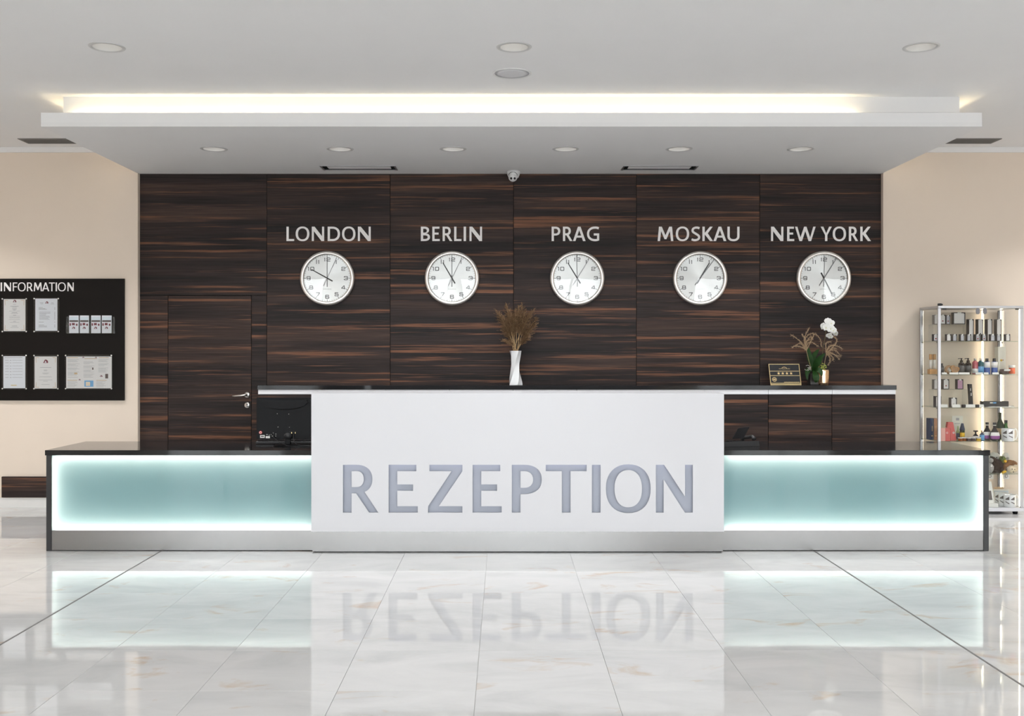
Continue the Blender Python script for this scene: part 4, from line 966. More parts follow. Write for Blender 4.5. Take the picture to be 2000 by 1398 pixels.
grass((1609,722,9.455), [(1609,722,9.455),(1611,706,9.43),g1], [[g1,(1617,680,9.40),(1626,675,9.40),(1637,676,9.40),(1645,682,9.40)],[g1,(1622,684,9.40),(1632,684,9.40),(1638,690,9.39)],[g1,(1620,690,9.40),(1630,692,9.39),(1640,702,9.39)],[g1,(1620,692,9.39),(1627,698,9.39),(1627,703,9.39)],
    [g1,(1622,688,9.39),(1632,694,9.39),(1643,695,9.38)],[g1,(1616,684,9.40),(1622,676,9.40),(1632,673,9.40)],[g1,(1620,696,9.4),(1621,706,9.4),(1617,712,9.4)],[g1,(1618,686,9.38),(1626,680,9.38),(1634,681,9.38)],[g1,(1613,672,9.42),(1618,668,9.42),(1623,668,9.42)],
    [g1,(1628,676,9.4),(1634,668,9.4),(1632,660,9.4),(1624,657,9.4)]], 'tan feathery dried grass drooping right above the gold cup')

# ================================================================== on the desk wings
ZD = .7356
md = 7.86
mx0, mx1 = PX(501, md), PX(611.5, md); mz0, mz1 = PZ(857, md), PZ(776, md)
mc = (mx0+mx1)/2
t = thing('computer_monitor', (mc, md, ZD), 'black computer monitor seen from behind on the left desk wing', 'monitor')
def rrect(x0, x1, z0, z1, r, n=4):
    o = []
    for (cx, cz, a) in ((x1-r, z0+r, -90), (x1-r, z1-r, 0), (x0+r, z1-r, 90), (x0+r, z0+r, 180)):
        for k in range(n+1): an = math.radians(a+90*k/n); o.append((cx+r*math.cos(an), cz+r*math.sin(an)))
    return o
MB().prism(rrect(mx0, mx1, mz0, mz1, .008), [], md, md+.028).build('bezel', M['plast'], t)
MB().prism(rrect(mx0+.012, mx1-.012, mz0+.012, mz1-.012, .02), [], md-.012, md-.0002).build('rear_shell', M['plast'], t)
MB().box(mx0+.012, mx1-.012, md+.0282, md+.029, mz0+.012, mz1-.012).build('screen', M['lens'], t)
w = mx1-mx0
low = [(mx0+w*.085+w*.83*k/20, mz1-.035-.052*math.sin(PI*k/20)**.45) for k in range(21)]
MB().prism(low + [(mx1-w*.10, mz1-.016), (mx0+w*.10, mz1-.016)], [], md-.038, md-.0125).build('rear_ledge', M['plast'], t)
MB().prism(low + [(q[0], q[1]-.010*math.sin(PI*k/20)**.6-.0005) for k, q in reversed(list(enumerate(low)))], [], md-.0135, md-.0125).build('ledge_groove_shade', M['void'], t)  # groove as a thin strip, its shade put into the near-black colour
for (x, y) in ((541.6, 807.8), (564, 808.5), (543, 833.7), (565.3, 834.2)):
    q = at(x, y, md-.0125); MB().lathe([(.0005, -.002), (.003, -.0015), (.003, .0005)], q, 8, axis='y').build('screw', M['satin'], t)
q = at(509, 844.5, md-.0125); st = MB().lathe([(.0005, -.0012), (.0125, -.0012), (.0125, 0)], q, 20, axis='y').build('round_sticker', M['red'], t)
MB().lathe([(.006, -.0018), (.009, -.0018)], q, 16, axis='y', caps=False).build('sticker_mark', M['tagw'], st)
for (x0, x1, y0, y1) in ((508, 517, 849.5, 855), (519, 527, 851.5, 855.6)):
    a, b = at(x0, y1, md-.0135), at(x1, y0, md-.0135); st = MB().box(a.x, b.x, md-.0135, md-.0125, a.z, b.z).build('label_sticker', M['tagw'], t)
    mb = MB(); prt(mb, x0+1.5, x1-1.5, y0+1.6, y1-2, md-.0139); mb.build('sticker_print', M['ink'], st)
mb = MB()
for (x, y, s) in ((520,848,3),(525,849,2),(529,848,1),(531,851,2),(538,847,1.6),(538,851,1.2),(533,845,1)): prt(mb, x, x+s, y, y+.8, md-.0129)
mb.build('port_print', M['tagw'], t)
mb = MB(); nc = at(562, 852, md-.035)
mb.lathe([(.032*math.sin(PI*i/10)+1e-4, -.030*math.cos(PI*i/10)) for i in range(11)], (nc.x, nc.y+.012, nc.z+.004), 18, axis='z', caps=False).build('stand_hinge', M['plastm'], t)
MB().bbox(nc.x-.02, nc.x+.02, nc.y, nc.y+.03, ZD+.008, nc.z, .003).build('stand_neck', M['plast'], t)
MB().lathe([(.125, 0), (.12, .006), (.03, .012), (.001, .013)], (0, 0, 0), 36).xf(Matrix.Translation((nc.x+.01, md-.02, ZD+.0005)) @ Matrix.Diagonal((1, .62, 1, 1))).build('stand_base', M['plast'], t)
c0 = at(535, 846, md-.014)
MB().tube(smooth3([c0, c0+Vector((.003, -.02, -.03)), Vector((nc.x-.05, md-.06, ZD+.03)), Vector((nc.x+.02, md-.09, ZD+.006)), Vector((nc.x+.12, md-.08, ZD+.004)), Vector((nc.x+.20, md-.06, ZD+.004))]), .003, 7).build('power_cable', M['plastm'], t)
c0 = at(574, 846, md-.014)
MB().tube(smooth3([c0, c0+Vector((.002, -.02, -.04)), Vector((nc.x+.075, md-.05, ZD+.012)), Vector((nc.x+.16, md-.03, ZD+.004))]), .003, 7).build('video_cable', M['plastm'], t)
for x in (570, 577): q = at(x, 845, md-.016); MB().box(q.x-.002, q.x+.002, q.y-.008, q.y+.003, q.z-.006, q.z+.006).build('plug', M['gold'], t)
# keyboard behind the monitor
kx0, kx1 = PX(500, 8.0), PX(606, 8.0)
t = thing('keyboard', ((kx0+kx1)/2, 8.08, ZD), 'flat black keyboard lying behind the monitor foot', 'keyboard')
Mk = Matrix.Translation((0, 7.99, ZD+.002)) @ Matrix.Rotation(math.radians(4), 4, 'X') @ Matrix.Translation((0, -7.99, -ZD-.002))
MB().bbox(kx0, kx1+.02, 7.99, 8.17, ZD+.002, ZD+.020, .003).xf(Mk).build('keyboard_case', M['plastm'], t)
for r_ in range(5):
    mb = MB()
    for k in range(15): x = kx0+.012+k*.029; mb.box(x, x+.025, 8.005+r_*.031, 8.031+r_*.031, ZD+.0205, ZD+.025)
    mb.xf(Mk).build('key_row', M['plast'], t)
# telephone on the right wing
td = 7.86
p0, p1 = PX(1380, td), PX(1477, td)
t = thing('desk_telephone', ((p0+p1)/2, td, ZD), 'black desk telephone with tilted display on the right desk wing', 'telephone')
Mt = Matrix.Translation(((p0+p1)/2, td, ZD)) @ Matrix.Rotation(math.radians(14), 4, 'Z') @ Matrix.Translation((-(p0+p1)/2, -td, -ZD))
mb = MB(); mb.add([(p0,td-.09,ZD+.001),(p1,td-.09,ZD+.001),(p1,td+.11,ZD+.001),(p0,td+.11,ZD+.001),(p0,td-.09,ZD+.040),(p1-.006,td-.09,ZD+.040),(p1-.006,td+.11,ZD+.012),(p0,td+.11,ZD+.012)],
   [(3,2,1,0),(4,5,6,7),(0,1,5,4),(1,2,6,5),(2,3,7,6),(3,0,4,7)]); mb.xf(Mt).build('base', M['plastm'], t)
q = [at(1430, 857, td-.06), at(1452, 856, td-.06), at(1464, 834, td-.02), at(1442, 836.5, td-.02)]
mb = MB(); mb.add([*q, *[r+Vector((.002, .012, .002)) for r in q]], [(0,1,2,3),(7,6,5,4),(0,4,5,1),(1,5,6,2),(2,6,7,3),(3,7,4,0)]); mb.build('display', M['plast'], t)
hb = at(1464, 854, td)
MB().tube(smooth3([Vector((hb.x, td-.10, ZD+.055)), Vector((hb.x, td-.07, ZD+.072)), Vector((hb.x, td, ZD+.062)), Vector((hb.x, td+.06, ZD+.055)), Vector((hb.x, td+.09, ZD+.036))]), [.017, .018]+[.013]*17+[.018, .017], 10).xf(Mt).build('handset', M['plastm'], t)
MB().tube([Vector((PX(1414, td)+.002*k, td-.085+.006*math.sin(k*1.9), ZD+.045+.004*math.cos(k*1.9))) for k in range(30)], .0024, 5).build('handset_cord', M['plastm'], t)
MB().box(PX(1420, td), PX(1450, td), td-.07, td+.02, ZD+.030, ZD+.036).xf(Mt).build('keypad', M['plast'], t)

# ================================================================== glass display cabinet
VF, VB = 9.178, 9.585
vx0, vx1 = PX(1832, VF), PX(1999, VF); vz1 = PZ(597, VF)
t = thing('display_cabinet', ((vx0+vx1)/2, (VF+VB)/2, 0), 'tall lit glass display cabinet with aluminium frame against the right beige wall', 'cabinet')
pw = .027
zb0, zb1 = PZ(998.5, VF), PZ(991.5, VF)
for (x, y) in ((vx0, VF), (vx1-pw, VF), (vx0, VB-.018), (vx1-pw, VB-.018)):
    MB().bbox(x, x+pw, y, y+.018, zb1, vz1-.0225, .002).build('post', M['alu'], t)
MB().bbox(vx0, vx1, VF-.002, VB, vz1-.022, vz1, .002).build('top_frame', M['alu'], t)
MB().bbox(vx0-.002, vx1+.002, VF-.004, VB, zb0, zb1-.0005, .002).build('base_frame', M['white'], t)
for (x, y) in ((vx0+.05, VF+.05), (vx1-.05, VF+.05), (vx0+.05, VB-.05), (vx1-.05, VB-.05)):
    MB().lathe([(.018, 0), (.022, .006), (.022, zb0-.0005)], (x, y, 0), 14).build('foot', M['plast'], t)
MB().box(vx0+.004, vx0+.008, VF+.019, VB-.019, zb1, vz1-.0225).build('side_glass', M['pane'], t)
MB().box(vx1-.008, vx1-.004, VF+.019, VB-.019, zb1, vz1-.0225).build('side_glass', M['pane'], t)
mx = PX(1916.5, VF)
for i, (a, b) in enumerate(((vx0+pw+.001, mx-.001), (mx+.001, vx1-pw-.001))):
    g = MB().box(a, b, VF+.004, VF+.009, zb1+.001, vz1-.024).build('glass_door', M['pane'], t)
    lx = PX((1909.7, 1923.5)[i], VF)
    MB().prism(rrect(lx-.016, lx+.016, PZ(613.5, VF), vz1-.021, .0155, 6), [], VF-.006, VF+.0035).build('door_lock', M['gun'], g)
    hx_ = a+.012 if i == 0 else b-.045
    MB().box(hx_, hx_+.033, VF-.002, VF+.0035, vz1-.036, vz1-.024).build('hinge', M['plastm'], g)
SH = [PZ(y, VF) for y in (666, 731.3, 796, 862, 926)]
for z in SH:
    s_ = MB().box(vx0+.010, vx1-.010, VF+.022, VB-.02, z-.006, z).build('glass_shelf', M['shelf'], t)
    for (x, y) in ((vx0+.010, VB-.03), (vx1-.016, VB-.03), (vx0+.010, VF+.05), (vx1-.022, VF+.024)):
        MB().box(x, x+.012, y, y+.01, z-.014, z-.0065).build('shelf_clip', M['plastm'], s_)
for (x0, x1, y0, y1) in ((PX(1919, VB-.03), PX(1922, VB-.03), VB-.016, VB-.010), (PX(1954.5, VB-.03), PX(1957, VB-.03), VB-.026, VB-.02), (vx1-pw-.006, vx1-pw-.001, VF+.01, VF+.018), (vx0+pw+.001, vx0+pw+.003, VB-.012, VB-.008)):  # first strip is added in place of a reflected one
    MB().box(x0, x1, y0, y1, zb1+.01, vz1-.03).build('led_strip', M['ledc'], t)
MB().box(PX(1923.5, VB-.03), PX(1925, VB-.03), VB-.016, VB-.010, zb1+.01, vz1-.03).build('rear_profile', M['ivory'], t)
MB().box(PX(1950, VB-.03), PX(1954, VB-.03), VB-.026, VB-.012, zb1+.01, vz1-.03).build('rear_profile', M['gun'], t)
o = MB().bbox(PX(1832.5, VF+.05), PX(1839, VF+.05), VF+.04, VF+.07, vz1+.0005, vz1+.024, .004).box(PX(1838.9, VF+.05), PX(1841, VF+.05), VF+.046, VF+.064, vz1+.005, vz1+.02).build('cable_clip', M['plastm'])
tag(o, 'small black plastic clip lying on top of the display cabinet', 'clip')

# --- goods.  zs: shelf height; y px only gives the height of the thing
def jbox(x0, x1, ytop, ybot, z, d, label, group, card='jcard', pend=None, dep=.045, tagc=True):
    X0, X1 = PX(x0, d), PX(x1, d); h = (ybot-ytop)*d/F; bw = min(.007, (X1-X0)*.10)
    t = thing('jewellery_box', ((X0+X1)/2, d+dep/2, z), label, 'jewellery box', group)
    z += .0006
    MB().prism(rect(X0, X1, z, z+h), [rect(X0+bw, X1-bw, z+bw, z+h-bw)], d, d+dep*.6).box(X0, X1, d+dep*.6, d+dep, z, z+h).build('case', M['jdark'], t)
    MB().box(X0+bw, X1-bw, d+.004, d+dep*.6-.0005, z+bw, z+h-bw).build('card', M[card], t)
    mb = MB(); mb.add([(X1-bw-.016, d-.0006, z+h-.001), (X1-.001, d-.0006, z+h-.001), (X1-.001, d-.0006, z+h-.020)], [(2,1,0)]); mb.build('ribbon', M['jdark'], t)
    if tagc: MB().box((X0+X1)/2-(X1-X0)*.16, (X0+X1)/2+(X1-X0)*.16, d-.002, d-.0008, z+h-.012, z+h+.002).build('tag', M['tagw'], t)
    if pend:
        cx = (X0+X1)/2; pz = z+h*.34
        MB().lathe([(.0005, -.003), (.006, -.002), (.006, 0)], (cx, d+.003, pz), 10, axis='y').build('pendant', M[pend], t)
    return t
def riser(x0, x1, ytop, z, d0, d1, label):
    X0, X1 = PX(x0, d0), PX(x1, d0); h = PZ(ytop, d0)-z
    t = thing('acrylic_riser', ((X0+X1)/2, (d0+d1)/2, z), label, 'stand', 'clear acrylic risers in the display cabinet')
    MB().box(X0, X1, d0, d1, z+h-.004, z+h).build('top_plate', M['acryl'], t)
    for x in (X0, X1-.004): MB().box(x, x+.004, d0, d1, z+.0005, z+h-.0045).build('side_plate', M['acryl'], t)
    return z+h
z0, z1_, z2, z3, z4 = SH; zB = zb1
GJ = 'jewellery boxes in the display cabinet'
zr1 = riser(1822, 1891, 633.2, z0, 9.33, 9.43, 'clear acrylic riser on the top shelf of the display cabinet')
jbox(1824.5, 1833.5, 614, 632.5, zr1, 9.34, 'pale jewellery box at the left end of the top riser, beside the post', GJ)
jbox(1836.5, 1847, 613.8, 632.5, zr1, 9.34, 'jewellery box with a red teardrop pendant on the top riser', GJ, 'jcard', 'garnet')
jbox(1848.2, 1856.2, 614.5, 632.5, zr1, 9.34, 'narrow jewellery box with a dark red stone on the top riser', GJ, 'jgrey', 'garnet')
jbox(1862, 1885.5, 609.4, 632.5, zr1, 9.34, 'largest square jewellery box at the right of the top riser', GJ)
for i, (a, b) in enumerate(((1892, 1902), (1910, 1920.5), (1928.5, 1938), (1946.5, 1956.5))):
    jbox(a, b, 622.6, 665.5, z0, 9.30, 'tall slim bracelet box on the top shelf, %s' % ('first from the left', 'second from the left', 'third from the left', 'rightmost')[i], 'tall bracelet boxes on the top shelf', 'jcard', 'ink' if i == 1 else None, .05)
for i, (a, b, c, p_) in enumerate(((1823.5,1832.5,'jcard','garnet'),(1849,1857.8,'jcard',None),(1861,1869,'jgrey',None),(1876,1884,'jgrey',None),(1889,1896.8,'jgrey',None),(1906,1914,'jgrey','garnet'),(1918.5,1926.4,'jgrey','garnet'),(1935,1943.6,'jgrey',None),(1947,1955,'jgrey',None),(1964.5,1973,'jcard',None))):
    jbox(a, b, 652, 665.5, z0, 9.215, 'small jewellery box in the front row of the top shelf, %s from the left' % ('first','second','third','fourth','fifth','sixth','seventh','eighth','ninth','tenth')[i], 'small jewellery boxes on the top shelf', c, p_, .04)

def bottle(name, x, hpx, d, z, rpx, prof, parts, label, cat='bottle', group=None):
    """prof: (r, h) fractions; parts: (name, material, h0, h1) bands wrapped round the body or solid caps"""
    X = PX(x, d); R = rpx*d/F; Hh = hpx*d/F; z += .0006
    t = thing(name, (X, d, z), label, cat, group)
    MB().lathe([(r*R, h*Hh) for r, h in prof], (X, d, z), 20).build('body', M[parts[0][1]], t)
    def rad(h):
        for (r0, h0), (r1, h1) in zip(prof, prof[1:]):
            if h0 <= h <= h1 and h1 > h0: return r0+(r1-r0)*(h-h0)/(h1-h0)
        return prof[-1][0]
    for (nm, mat, h0, h1, *e) in parts[1:]:
        k = e[0] if e else 1.03
        MB().lathe([(rad(h0)*R*.6, h0*Hh), (rad(h0)*R*k, h0*Hh), (rad(h1)*R*k, h1*Hh), (rad(h1)*R*.6, h1*Hh)], (X, d, z), 20).build(nm, M[mat], t)
    return t, X, R, Hh, z
# second shelf: care products
t = thing('reed_diffuser', (PX(1821, 9.34), 9.34, z1_), 'wooden block holding two glass tubes with oak tops, left on the second shelf', 'diffuser')
X = PX(1821.5, 9.32); MB().bbox(X-.036, X+.036, 9.29, 9.35, z1_+.0005, z1_+.045, .003).build('block', M['oak'], t)
for q in (-.017, .017):
    MB().lathe([(.013, 0), (.013, .085)], (X+q, 9.32, z1_+.0455), 14).build('tube', M['ivory'], t)
    MB().lathe([(.013, 0), (.014, .005), (.014, .05)], (X+q, 9.32, z1_+.131), 14).build('oak_cap', M['oak'], t)
bottle('dark_flask', 1837, 21, 9.30, z1_, 6, [(.9,0),(1,.05),(1,.72),(.75,.8),(.75,1)], [('body','plastm'),('label','slab',.2,.6)], 'squat dark flask behind the front post on the second shelf')
def heart(x, y, d, r, label):
    X = PX(x, d); Z = z1_; pts = []
    for k in range(28):
        a = 2*PI*k/28; pts.append((X+r*16*math.sin(a)**3/16, Z+.001+r*.98+r*(13*math.cos(a)-5*math.cos(2*a)-2*math.cos(3*a)-math.cos(4*a))/17))
    ct, st_ = math.cos(-.38), math.sin(-.38); cz0 = Z+r; pts = [(X+(q[0]-X)*ct*.95-(q[1]-cz0)*1.12*st_, cz0+(q[0]-X)*st_*.95+(q[1]-cz0)*1.12*ct) for q in pts]
    zmin = min(q[1] for q in pts); pts = [(q[0], q[1]-zmin+Z+.0008) for q in pts]
    t = thing('carved_heart', (X, d, Z), label, 'ornament', 'carved wooden ornaments')
    cx, cz = X, sum(q[1] for q in pts)/len(pts)
    MB().prism(pts, [scaled(pts, (cx, cz), .84)], d, d+.022).build('rim', M['oak'], t)
    MB().prism(scaled(pts, (cx, cz), .835), [], d+.004, d+.018).build('carved_filling', M['carved'], t)
heart(1865, 720, 9.235, .041, 'openwork heart carved from light wood on the second shelf')
t = thing('wooden_sphere', (PX(1853.5, 9.27), 9.27, z1_), 'round carved wooden ring ornament left of the wooden heart', 'ornament', 'carved wooden ornaments')
X = PX(1853.5, 9.27); MB().lathe([(.022, -.015), (.036, -.015), (.040, 0), (.036, .015), (.022, .015), (.022, -.015)], (X, 9.27, z1_+.042), 28, axis='y', caps=False).build('ring', M['carved'], t)
MB().lathe([(.016*math.sin(PI*i/8)+1e-4, -.016*math.cos(PI*i/8)) for i in range(9)], (X+.004, 9.262, z1_+.036), 14, caps=False).build('ball', M['ivory'], t)
for i, x in enumerate((1877.8, 1890.8)):
    t, X, R, Hh, z = bottle('pump_bottle', x, 31.5, 9.25, z1_, 6.0, [(.92,0),(1,.03),(1,.62),(.8,.70),(.5,.73),(.5,.86),(.22,.87),(.22,.97),(.3,1)], [('body','pump'),('label','slab',.1,.55)], 'dark brown pump bottle on the second shelf, %s of the pair' % ('left', 'right')[i], 'bottle', 'pump bottles')
    MB().tube([(X+.008, 9.25, z+Hh*.985), (X-.028, 9.25, z+Hh*.975), (X-.030, 9.25, z+Hh*.95)], .0035, 6).build('pump_spout', M['ink'], t)
P5 = [(.9,0),(1,.03),(1,.70),(.85,.78),(.42,.84),(.42,1)]
bottle('lotion_bottle', 1904.5, 31, 9.26, z1_, 5.6, P5, [('body','rose'),('label','jcard',.06,.36),('cap','satin',.86,1.0)], 'pink lotion bottle with pale label on the second shelf')
bottle('lotion_bottle', 1915.5, 31, 9.25, z1_, 5.6, P5, [('body','tealb'),('label','sky',.06,.50),('cap','ivory',.86,1.0)], 'teal lotion bottle on the second shelf')
for i, x in enumerate((1927.5, 1942)):
    bottle('shampoo_bottle', x, 31, 9.25, z1_, 5.9, [(.95,0),(1,.03),(1,.78),(.5,.80),(.45,1)], [('body','blue'),('label','jcard',.42,.77),('cap','ink',.80,1.0,1.05)], 'blue bottle with white label band and black cap, %s' % ('beside the teal bottle', 'beside the ivory carton')[i], 'bottle', 'blue shampoo bottles')
t = thing('gift_carton', (PX(1957, 9.38), 9.38, z1_), 'tall ivory carton with a yellow flower at the back of the second shelf', 'carton')
a, b = PX(1949.5, 9.35), PX(1964.5, 9.35); MB().bbox(a, b, 9.35, 9.42, z1_+.0006, PZ(677, 9.35), .002).build('carton', M['ivory'], t)
mb = MB()
mb.lathe([(.0005, -.001), (.010, -.001), (.010, 0)], (PX(1955.5, 9.35), 9.3495, PZ(703.5, 9.35)), 10, axis='y').build('flower_print', M['yellow'], t)
MB().lathe([(.0005, -.001), (.005, -.001), (.005, 0)], (PX(1959, 9.35), 9.3495, PZ(703, 9.35)), 8, axis='y').build('bud_print', M['garnet'], t)
MB().tube(smooth3([(a+.03, 9.36, PZ(677, 9.35)), (a+.035, 9.36, PZ(671, 9.35)), (a+.05, 9.36, PZ(671, 9.35)), (a+.055, 9.36, PZ(677, 9.35))]), .002, 5).build('handle_cord', M['ivory'], t)
t = thing('soap_dish', (PX(1961, 9.25), 9.25, z1_), 'dark brown round box with a white card in front of the ivory carton', 'box')
X = PX(1960.5, 9.25); MB().lathe([(.036, 0), (.042, .004), (.042, .026), (.036, .03), (.034, .046), (.001, .048)], (X, 9.25, z1_+.0006), 24).build('box', M['choc'], t)
MB().box(X-.02, X+.035, 9.20, 9.204, z1_+.032, z1_+.046).build('white_card', M['tagw'], t)
bottle('cream_jar', 1976.5, 18, 9.24, z1_, 5.6, [(.9,0),(.95,.03),(.95,.72),(1.1,.73),(1.1,1)], [('body','tagw'),('label','orange',.06,.70)], 'white jar with an orange label at the right of the second shelf', 'jar')
def card(x0, x1, y0, y1, d, z, label, mat='tagw', group='white price cards in the display cabinet', lean=.25):
    X0, X1 = PX(x0, d), PX(x1, d); h = (y1-y0)*d/F
    mb = MB(); w = h*lean
    mb.add([(X0,d,z+.0006),(X1,d,z+.0006),(X1,d+w,z+h),(X0,d+w,z+h),(X1,d+2*w,z+.0006),(X0,d+2*w,z+.0006)], [(0,1,2,3),(3,2,4,5),(0,3,5),(1,4,2),(0,5,4,1)])
    o = mb.build('price_card', M[mat]); tag(o, label, 'card', group)
for (a, b, w) in ((1839.5, 1849.5, 'left of the wooden heart'), (1854.5, 1872, 'in front of the wooden heart'), (1873, 1894, 'in front of the pump bottles'), (1906, 1920, 'in front of the teal bottle'), (1922, 1931, 'in front of the first blue bottle'), (1938.5, 1951, 'in front of the second blue bottle')):
    card(a, b, 727, 731, 9.205, z1_, 'small white price card on the second shelf, ' + w)
# third shelf
zr2 = riser(1823, 1889, 760.2, z2, 9.33, 9.43, 'clear acrylic riser on the third shelf of the display cabinet')
jbox(1824, 1833, 740.5, 759.5, zr2, 9.34, 'jewellery box at the left end of the third shelf riser, half behind the post', GJ)
jbox(1842, 1854, 740, 759.5, zr2, 9.34, 'jewellery box with a red heart pendant on the third shelf riser', GJ, 'jcard', 'garnet')
jbox(1869.5, 1881.5, 740, 759.5, zr2, 9.34, 'jewellery box with a pink card on the third shelf riser', GJ, 'jpink')
jbox(1827, 1838.5, 774, 795.5, z2, 9.24, 'jewellery box standing behind the post on the third shelf', GJ)
jbox(1857, 1869, 774, 792, z2, 9.27, 'jewellery box with silver earrings low on the third shelf', GJ, 'jcard', 'satin')
def slabbox(name, q, d, dep, mat, label, cat, org):
    t = thing(name, org, label, cat); pts = [(at(x, y, d).x, at(x, y, d).z) for x, y in q]
    MB().prism(pts, [], d, d+dep).build('carton', M[mat], t); return t
dz = z2 - PZ(790, 9.29)
t = slabbox('gift_box', [(1894.5, 791.2), (1900.7, 791.2), (1898.5, 750), (1892, 750)], 9.29, .03, 'ink', 'tall narrow black gift box leaning on the third shelf', 'box', (PX(1897, 9.29), 9.29, z2))
mb = MB(); prt(mb, 1895, 1896.2, 758, 763, 9.2895); prt(mb, 1896, 1897.6, 767, 773, 9.2895); mb.build('print', M['tagw'], t)
t = slabbox('gift_box', [(1919, 794.6), (1970, 794.6), (1970, 783.5), (1919, 783.5)], 9.24, .05, 'ink', 'long flat black gift box lying on the third shelf', 'box', (PX(1944, 9.24), 9.24, z2))
mb = MB(); prt(mb, 1933.5, 1939, 785.5, 787.5, 9.2395); mb.build('title_print', M['tagw'], t)
mb = MB(); prt(mb, 1939.5, 1946, 785.2, 787.8, 9.2395); mb.build('logo_print', M['sky'], t)
for (a, b, m_, w) in ((1837.5, 1851, 'tagw', 'beside the post'), (1860, 1876, 'tagw', 'below the earring box'), (1886, 1905, 'tagw', 'in front of the leaning black box'), (1913, 1922, 'tagw', 'left of the long black box')):
    card(a, b, 789.5, 795.5, 9.205, z2, 'white price card on the third shelf, ' + w, m_)
for i, (a, b) in enumerate(((1880, 1886), (1907, 1912.5))):
    o = MB().bbox(PX(a, 9.21), PX(b, 9.21), 9.205, 9.235, z2+.0006, z2+.026, .002).build('ring_box', M['jdark']); tag(o, 'tiny dark ring box between the price cards, %s one' % ('left', 'right')[i], 'box', 'ring boxes')
mb = MB(); mb.add([(PX(1925,9.2),9.205,z2+.001),(PX(1984,9.2),9.205,z2+.001),(PX(1988,9.2),9.29,z2+.014),(PX(1935,9.2),9.23,z2+.006),(PX(1925,9.2),9.205,z2+.0005),(PX(1984,9.2),9.205,z2+.0005)], [(0,1,2,3),(0,4,5,1)])
tag(mb.build('leaflet_sheet', M['tagw']), 'white leaflet lying in front of the long black box', 'leaflet')
# fourth shelf: drinks and gifts
for i, (a, b, mt, w) in enumerate(((1817, 1824, 'navy', 'dark blue'), (1824.3, 1832.5, 'copper', 'copper brown'))):
    d = 9.33; o = MB().bbox(PX(a, d), PX(b, d), d, d+.09, z3+.0006, PZ(817, d), .002)
    t = thing('gift_book', (PX((a+b)/2, d), d+.045, z3), 'tall %s boxed book at the left of the fourth shelf' % w, 'book', 'boxed books'); o.build('cover', M[mt], t)
    mb = MB(); prt(mb, a+3, a+4.2, 832, 842, d-.0005); prt(mb, a+2, a+5, 850, 852, d-.0005); mb.build('spine_print', M['gold'], t)
t = thing('gift_bag', (PX(1849, 9.225), 9.225, z3), 'small coral gift box with pale side and round white mark', 'gift box')
MB().bbox(PX(1846.5, 9.21), PX(1856, 9.21), 9.21, 9.26, z3+.0006, PZ(836, 9.21), .0015).build('box', M['coral'], t)
MB().box(PX(1837.8, 9.21), PX(1846.4, 9.21), 9.21, 9.26, z3+.0006, PZ(836, 9.21)).build('pale_side', M['pinkc'], t)
mb = MB(); mb.lathe([(.006, -.001), (.0085, -.001)], (PX(1849.7, 9.209), 9.209, PZ(845, 9.209)), 16, axis='y', caps=False).build('mark', M['tagw'], t)
t = slabbox('gift_bag', [(1856.6, 860.3), (1868.5, 859.8), (1861.5, 824.3), (1851.8, 824.3), (1850, 835), (1856.5, 836)], 9.265, .04, 'coral', 'tall tapered red gift bag behind the coral box', 'gift box', (PX(1860, 9.265), 9.285, z3))
MB().lathe([(.005, -.001), (.0095, -.001)], (PX(1862.5, 9.2645), 9.2645, PZ(845, 9.2645)), 16, axis='y', caps=False).build('mark', M['tagw'], t)
t = thing('greeting_card', (PX(1870, 9.42), 9.42, z3), 'upright cream card with a small drawing behind the red gift bag', 'card')
MB().box(PX(1859.5, 9.42), PX(1880.5, 9.42), 9.42, 9.424, z3+.0006, PZ(812, 9.42)).build('card', M['ivory'], t)
mb = MB(); prt(mb, 1867, 1873.5, 816, 821, 9.4195); prt(mb, 1864, 1875, 826.5, 827.6, 9.4195); mb.build('drawing', M['print'], t)
PB = [(.9,0),(1,.03),(1,.58),(.45,.74),(.40,1)]
bottle('liqueur_bottle', 1879.5, 33, 9.30, z3, 4.4, PB, [('body','green'),('label','yellow',.12,.46),('cap','navy',.60,1.0,1.25)], 'dark green liqueur bottle with yellow label on the fourth shelf')
bottle('liqueur_bottle', 1871, 27, 9.33, z3, 3.4, PB, [('body','landscape'),('label','navy',.05,.5)], 'small green bottle beside the red gift bag')
for i, x in enumerate((1875.5, 1883, 1892, 1900, 1911)):
    bottle('jam_jar', x, 7.5, 9.21+.012*(i % 2), z3, 4.2, [(.95,0),(1,.05),(1,.68),(1.05,.70),(1.05,1)], [('body', ('honey','honey','choc','choc','yellow')[i]), ('lid','jcard',.72,1.0,1.02)], 'tiny jam jar with white lid on the fourth shelf, %s from the left' % ('first','second','third','fourth','fifth')[i], 'jar', 'jam jars')
bottle('small_bottle', 1905.5, 20, 9.26, z3, 5, [(.95,0),(1,.04),(1,.5),(.5,.62),(.3,.66),(.3,.86),(.85,.87),(.85,1)], [('body','bocks'),('label','jcard',.08,.46)], 'small dark bottle with white label and T-shaped stopper')
bottle('small_bottle', 1918, 21, 9.22, z3, 4.3, [(.95,0),(1,.04),(1,.6),(.4,.75),(.36,1)], [('body','navy'),('label','sky',.06,.58),('cap','ochre',.8,1.0)], 'small bottle with a light blue label beside the wine bottles')
